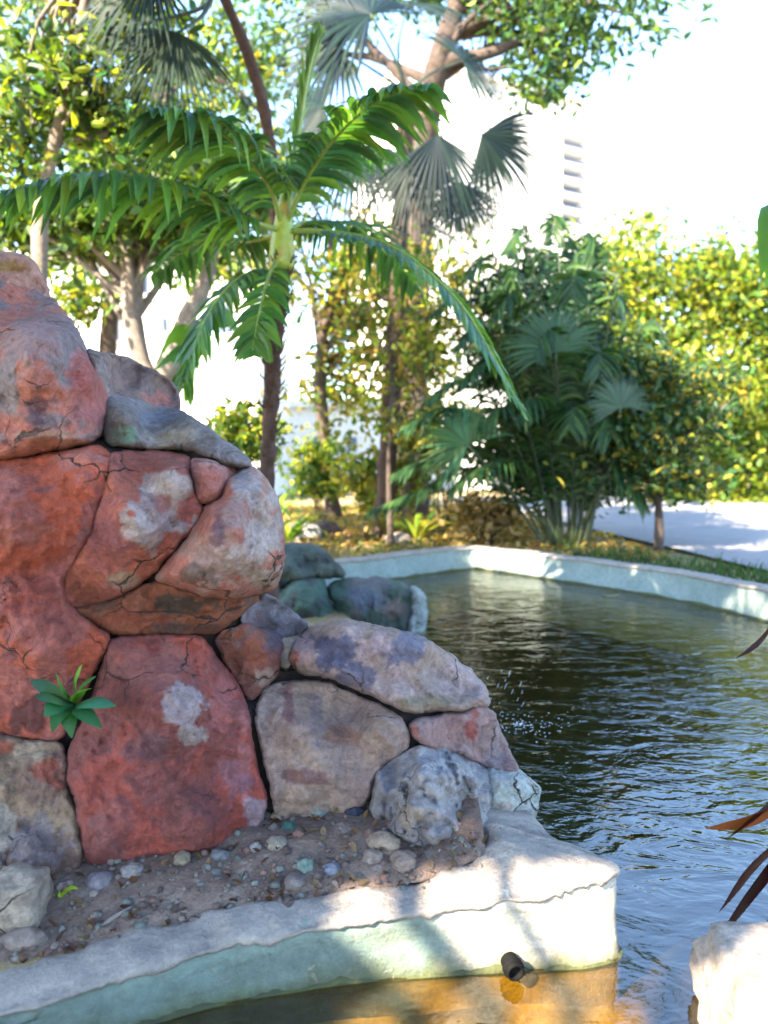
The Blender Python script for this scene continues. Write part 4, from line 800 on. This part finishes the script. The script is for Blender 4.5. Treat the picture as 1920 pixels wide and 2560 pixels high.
# pale boulder and rock in the bank beyond
for k, (x, Y, s, lab) in enumerate([(650, 10.5, .22, 'pale grey boulder on the bank beside the palm trunk'), (700, 10.9, .2, 'dark brown boulder on the bank beyond the rockery'), (860, 9.9, .15, 'small pale boulder on the bank below the yellow plant')]):
    g = gnd(x, Y); b = boulder('boulder', g.x, g.y, g.z+s*.4, (s*1.3, s, s*.9), [(.5, .48, .46), (.12, .07, .05), (.45, .4, .34)][k], [(.4, .38, .36), (.08, .05, .04), (.36, .3, .26)][k], 40+k, sub=3); tag(b, lab, 'boulder')

# ------------------------------------------------------------------ small things
# black pipe in the foot of the near wall
pp = onz(1112/2*1.0*.926, 976, .03); pp = onz(513, 972, .02)
pipe = thing('drain_pipe', pp, 'short black drain pipe poking from the foot of the sunlit wall', 'pipe')
mb = MB(); n_ = 20; ax = Vector((.22, -.95, -.1)).normalized(); u_ = ax.cross(Vector((0, 0, 1))).normalized(); v_ = ax.cross(u_)
prof = [(.024, -.03), (.024, .02), (.019, .02), (.019, -.03)]; p0 = pp+Vector((0, 0, .012))
mb.add([p0+ax*l+(u_*math.cos(2*math.pi*k/n_)+v_*math.sin(2*math.pi*k/n_))*r for r, l in prof for k in range(n_)], [(j*n_+k, j*n_+(k+1) % n_, (j+1)*n_+(k+1) % n_, (j+1)*n_+k) for j in range(3) for k in range(n_)])
mb.build('tube', M['black'], pipe, True)
mb = MB(); mb.add([p0+ax*l+(u_*math.cos(2*math.pi*k/n_)+v_*math.sin(2*math.pi*k/n_))*r for r, l in ((.029, -.006), (.029, .006), (.0245, .008)) for k in range(n_)], [(j*n_+k, j*n_+(k+1) % n_, (j+1)*n_+(k+1) % n_, (j+1)*n_+k) for j in range(2) for k in range(n_)]); mb.build('collar', M['black'], pipe, True)
mb = MB(); mb.add([p0+ax*.008+(u_*math.cos(2*math.pi*k/n_)+v_*math.sin(2*math.pi*k/n_))*.0185 for k in range(n_)], [tuple(range(n_))]); mb.build('end_plug', M['black'], pipe)
# stones on the soil
def on_soil(x, y):
    p = onz(x/2.5, y/2.5, .2)
    for _ in range(3): p = onz(x/2.5, y/2.5, soil_z(p.x, p.y))
    return p
PW, PT, PTEAL, PBL = (.5, .47, .46), (.42, .33, .24), (.13, .30, .27), (.12, .14, .24)
named = [(330, 2178, .034, PW, 'white pebble on the soil below the large red stone'), (248, 2205, .045, (.38, .36, .40), 'grey lavender pebble left of the white pebble'), (455, 2145, .03, (.46, .40, .28), 'cream pebble at the foot of the large red stone'), (548, 2140, .03, (.26, .28, .29), 'blue grey pebble right of the cream pebble'),
         (690, 2110, .034, (.46, .42, .33), 'pale cream pebble in the middle of the soil bed'), (700, 2040, .036, PT, 'tan pebble against the base of the tan stone'), (722, 2068, .028, (.09, .24, .20), 'dark teal pebble near the base of the tan stone'), (800, 2030, .04, (.4, .48, .42), 'mint pebble under the tan stone'),
         (762, 2166, .03, (.32, .48, .40), 'light green pebble near the sunlit coping'), (830, 2175, .03, (.36, .40, .50), 'pale blue pebble beside the light green pebble'), (885, 2028, .034, (.05, .06, .12), 'dark navy pebble between the tan stone and grey boulder'), (640, 2118, .022, PW, 'flat white chip left of the pale cream pebble'),
         (960, 2105, .055, (.52, .42, .32), 'rounded cream stone in front of the grey boulder'), (930, 2145, .04, (.5, .40, .33), 'tan stone at the back of the sunlit coping'), (1010, 2150, .045, (.46, .36, .30), 'brown tan stone beside the coping below the grey boulder'), (540, 2180, .02, (.26, .27, .26), 'small grey pebble on bare soil')]
for k, (x, y, s, c0, lab) in enumerate(named):
    p = on_soil(x, y); b = boulder('pebble', p.x, p.y, p.z-s*.05, (s, s*.85, s*.62), c0, tuple(.75*i for i in c0), 100+k, sub=3, rough=.3); b.rotation_euler.z = k; tag(b, lab, 'pebble', 'stones on the soil bed')
p = on_soil(40, 2320); b = boulder('loose_stone', p.x-.02, p.y+.05, p.z+.05, (.085, .08, .075), (.48, .42, .34), (.36, .30, .25), 130, sub=4, sq=.4); tag(b, 'blocky tan stone on the soil at the left edge', 'stone')
p = on_soil(60, 2360); b = boulder('loose_stone', p.x, p.y-.0, p.z+.012, (.06, .035, .025), (.42, .34, .30), (.3, .25, .22), 131, sub=3); tag(b, 'flat pinkish stone in front of the blocky tan stone', 'stone')
a1, a2 = on_soil(215, 2365), on_soil(330, 2275); mb = MB(); mb.tube(spline([a1+Vector((0, 0, .012)), a1.lerp(a2, .5)+Vector((0, 0, .02)), a2+Vector((0, 0, .01))], 8), [.006, .007, .007, .006, .006, .005, .004, .003], 6, wob=.3)
tag(mb.build('twig', M['greybark'], None, True), 'thin dry twig lying on the soil near the left edge', 'twig')
p = on_soil(140, 2250); mb = MB()
for d in ((-.05, .01, .012), (.06, .005, .03), (.02, -.02, .02)): leaf_strip(mb, spline([p, p+Vector(d)*.6+Vector((0, 0, .015)), p+Vector(d)], 6), [.003, .006, .007, .006, .004, .001], Vector((0, .7, .7)), (.28, .42, .03))
tag(mb.build('grass_tuft', M['thinleaf'], None, True, True), 'tiny lime green grass tuft on the bare soil', 'grass')
# gravel on the soil: uncountable
rg = np.random.default_rng(8); vs, fs, cs = [], [], []
ico = bmesh.new(); bmesh.ops.create_icosphere(ico, subdivisions=1, radius=1); iv = np.array([v.co[:] for v in ico.verts]); ifc = np.array([[v.index for v in f.verts] for f in ico.faces]); ico.free()
svn = np.array(sv)
for k in range(2600):
    x = rg.uniform(-1.25, .32); i = rg.integers(0, len(sv))
    q0 = svn[i]+np.array([rg.normal()*.03, rg.normal()*.02, 0])
    if q0[1] > 2.75 or q0[0] < -1.6: continue
    s = rg.gamma(2.0, .0032)+.002; r_ = iv*(1+rg.normal(size=(12, 1))*.18)*np.array([s, s*rg.uniform(.6, 1), s*rg.uniform(.4, .8)])
    a = rg.uniform(0, 6.28); r_ = r_@np.array([[math.cos(a), math.sin(a), 0], [-math.sin(a), math.cos(a), 0], [0, 0, 1]])
    z = svn[((svn[:, 0]-q0[0])**2+(svn[:, 1]-q0[1])**2).argmin(), 2]
    vs.append(r_+np.array([q0[0], q0[1], z+s*.25])); fs.append(ifc+12*(len(vs)-1))
    c0 = np.array([[.3, .26, .24], [.4, .35, .31], [.2, .15, .13], [.34, .2, .17], [.26, .30, .28], [.15, .11, .10]][rg.integers(0, 6)])*rg.uniform(.7, 1.2)
    cs.append(np.tile(c0, (12, 1)))
o = stuff(mk('gravel', np.concatenate(vs), np.concatenate(fs), M['pebble'], None, False, np.concatenate(cs))); tag(o, 'fine gravel and crumbs scattered over the soil bed', 'gravel')
# dry leaves: on the soil and on the far bank
def litter(name, label, P, L, cols, seed):
    rg = np.random.default_rng(seed); n = len(P); cl = np.array(cols)[rg.integers(0, len(cols), n)]*rg.uniform(.6, 1.3, (n, 1))
    return tag(stuff(leaf_cloud(name, P, L, L*.5, cl, M['thinleaf'], None, rg, up=3, droop=.0)), label, 'leaves')
Q = svn[rg.integers(0, len(sv), 620)]; Q = Q[(Q[:, 1] < 2.7) & (Q[:, 0] > -1.5)]+np.array([0, 0, .008]); litter('leaf_litter', 'dry leaf scraps strewn over the soil bed', Q, .035, [(.2, .12, .06), (.14, .07, .04), (.26, .18, .1), (.1, .05, .04)], 3)
Q = np.stack([rg.uniform(-6, 4, 9000), rg.uniform(8.3, 17, 9000), np.full(9000, .215)], 1)
keep = np.array([not inside((a, b_), hole) and math.hypot(0, 0) < 1 and not (a > 3.3 and b_ < 11) and not (a > 2.7 and b_ > 11) for a, b_, _ in Q]); Q = Q[keep]; Q[:, 2] += .02+rg.uniform(0, .03, len(Q))
litter('leaf_litter', 'yellow and brown fallen leaves covering the bank beyond the pond', Q, .12, YL+[(.30, .16, .06), (.40, .26, .10), (.42, .3, .1)], 4)
# grass strip between the far wall and the road
rg = np.random.default_rng(12); P = []
while len(P) < 1300:
    x, y = rg.uniform(2.2, 4.0), rg.uniform(5.5, 10.5)
    if inside((x, y), hole): continue
    k = min(range(len(far_path)), key=lambda i: (far_path[i][0]-x)**2+(far_path[i][1]-y)**2)
    if .2 < math.hypot(far_path[k][0]-x, far_path[k][1]-y) < 1.1 and x < 3.95-.0*(y): P.append((x, y, .2))
P = np.array(P); n = len(P); h = rg.uniform(.04, .16, n)[:, None]; d = rg.normal(size=(n, 3))*.05; d[:, 2] = 0; sd = rg.normal(size=(n, 3)); sd[:, 2] = 0; sd = sd/np.linalg.norm(sd, axis=1)[:, None]*.008
v = np.empty((n, 4, 3)); v[:, 0] = P-sd; v[:, 1] = P+sd; v[:, 2] = P+sd*.3+d+np.array([0, 0, 1])*h; v[:, 3] = P-sd*.3+d+np.array([0, 0, 1])*h
tag(stuff(mk('grass', v.reshape(-1, 3), np.arange(n*4).reshape(n, 4), M['thinleaf'], None, False, np.repeat(np.array([(.035, .075, .02)])*rg.uniform(.5, 1.5, (n, 1)), 4, 0))), 'grass strip between the far pond wall and the road', 'grass')
# floating leaves
for k, (x, y, s, c0, lab) in enumerate([(1240, 1420, .10, (.5, .42, .03), 'yellow leaf floating below the sunlit part of the far wall'), (1528, 1488, .10, (.42, .36, .2), 'pale straw leaf floating near the far wall'), (1340, 1640, .07, (.4, .3, .2), 'small tan leaf floating in the dark middle of the pond')]):
    p = onz(x/2.5, y/2.5, .008); mb = MB(); d = Vector((1, .15*k, 0)).normalized()
    leaf_strip(mb, [p+d*s*(t-.5)*2+Vector((0, 0, .012*(t-.5)**2*4)) for t in (0, .2, .45, .7, 1)], [.005, s*.35, s*.45, s*.32, .002], Vector((0, 1, 0)), c0, .15); tag(mb.build('floating_leaf', M['thinleaf'], None, True, True), lab, 'leaf')
# splash where water falls into the pond behind the rocks
sp0 = onz(505, 716, 0); rg = np.random.default_rng(4); vs, fs = [], []
for k in range(22):
    a = rg.uniform(0, 6.28); t = rg.uniform(0, 1); r = .03+.13*t; s = rg.uniform(.0007, .0015)
    c = np.array([sp0.x+r*math.cos(a), sp0.y+r*math.sin(a)*.7, .02+.24*rg.uniform(.2, 1)*(1-t*t*.7)])
    vs.append(iv*np.array([s, s, s*rg.uniform(3, 16)])@np.array([[1, 0, 0], [0, 1, 0], [.45, 0, 1]])+c); fs.append(ifc+12*(len(vs)-1))
for k in range(150):
    a = rg.uniform(0, 6.28); r = abs(rg.normal())*.14; s = rg.uniform(.0012, .004); vs.append(iv*np.array([s*1.6, s, s*.3])+np.array([sp0.x+.06+r*math.cos(a)*1.3, sp0.y-.12+r*math.sin(a), .001])); fs.append(ifc+12*(len(vs)-1))
tag(stuff(mk('water_splash', np.concatenate(vs), np.concatenate(fs), M['foam'], None, True)), 'white splash and foam where water drops beside the rockery', 'splash')

# ------------------------------------------------------------------ unseen trees added behind the viewer to cast the dappled shade
def cull(P):  # opens gaps in the crowns so sun lands on chosen spots
    t = (P[:, 2]-.15)/SUN.z; G = P-np.array(SUN)[None, :]*t[:, None]; x, y = G[:, 0], G[:, 1]
    jit = np.array([noise.noise(Vector((a*5, b_*5, 0))) for a, b_ in zip(x, y)])*.10
    def seg(ax, ay, bx_, by_, r):
        dx, dy = bx_-ax, by_-ay; s = np.clip(((x-ax)*dx+(y-ay)*dy)/(dx*dx+dy*dy), 0, 1)
        return np.hypot(x-ax-s*dx, y-ay-s*dy) < r+jit
    k = seg(.12, 1.93, .62, 1.97, .24)|seg(-.05, 1.78, .55, 1.8, .18)|seg(-.05, 1.5, .5, 1.6, .34)|seg(-.12, 2.0, -.02, 1.98, .07)|seg(-.33, 1.93, -.30, 1.93, .05)|seg(1.0, 1.65, 1.4, 1.7, .26)|seg(1.1, 9.2, 1.85, 8.4, .30)|seg(2.55, 7.55, 2.66, 7.4, .24)|seg(3.1, 6.5, 3.2, 6.2, .2)
    return k|seg(.36, 2.25, .42, 2.4, .09)|(y > np.where(x > 1.3, 12.5, 9.6)+jit*8)|(x > 5.5)
SG = [(.05, .10, .03), (.06, .12, .03)]
tree('added_shade_tree', 'unseen broad leafy tree added for shade behind the viewer at the left', (-5.6, -2.4, .15), [(-5.6, -2.4, .15), (-5.5, -2.2, 2), (-5.1, -1.7, 3.6), (-4.6, -1.0, 4.6)], .2,
     [((-4.0, -1.2, 5.2), (2.6, 2.6, .9), 1.6), ((-2.4, -1.6, 4.2), (1.5, 1.6, .7), .8), ((-5.0, 1.6, 5.4), (1.8, 1.8, .8), .8), ((-2.6, 1.2, 5.8), (1.6, 1.4, .6), .7), ((-1.6, 2.9, 5.6), (1.6, 1.2, .6), .7), ((-.6, 1.8, 5.6), (1.4, 1.3, .6), .7), ((-4.2, 3.6, 5.5), (1.3, 1.2, .6), .5), ((-1.9, 5.3, 6.7), (1.7, 1.3, .6), .7)], SG, 260, 44, .26, (.20, .11), 91, cull=cull, limbs=4)
tree('added_shade_tree', 'second unseen leafy tree added for shade behind the viewer, farther left', (-3.4, -3.9, .15), [(-3.4, -3.9, .15), (-3.3, -3.7, 1.4), (-2.9, -3.0, 2.6), (-2.6, -2.0, 3.3)], .13,
     [((-2.2, -.9, 3.3), (1.3, 1.3, .7), .9), ((-1.5, -2.0, 3.5), (1.2, 1.2, .6), .6), ((-3.4, .2, 4.0), (1.3, 1.3, .7), .7)], SG, 200, 40, .24, (.18, .10), 92, cull=cull, limbs=4)
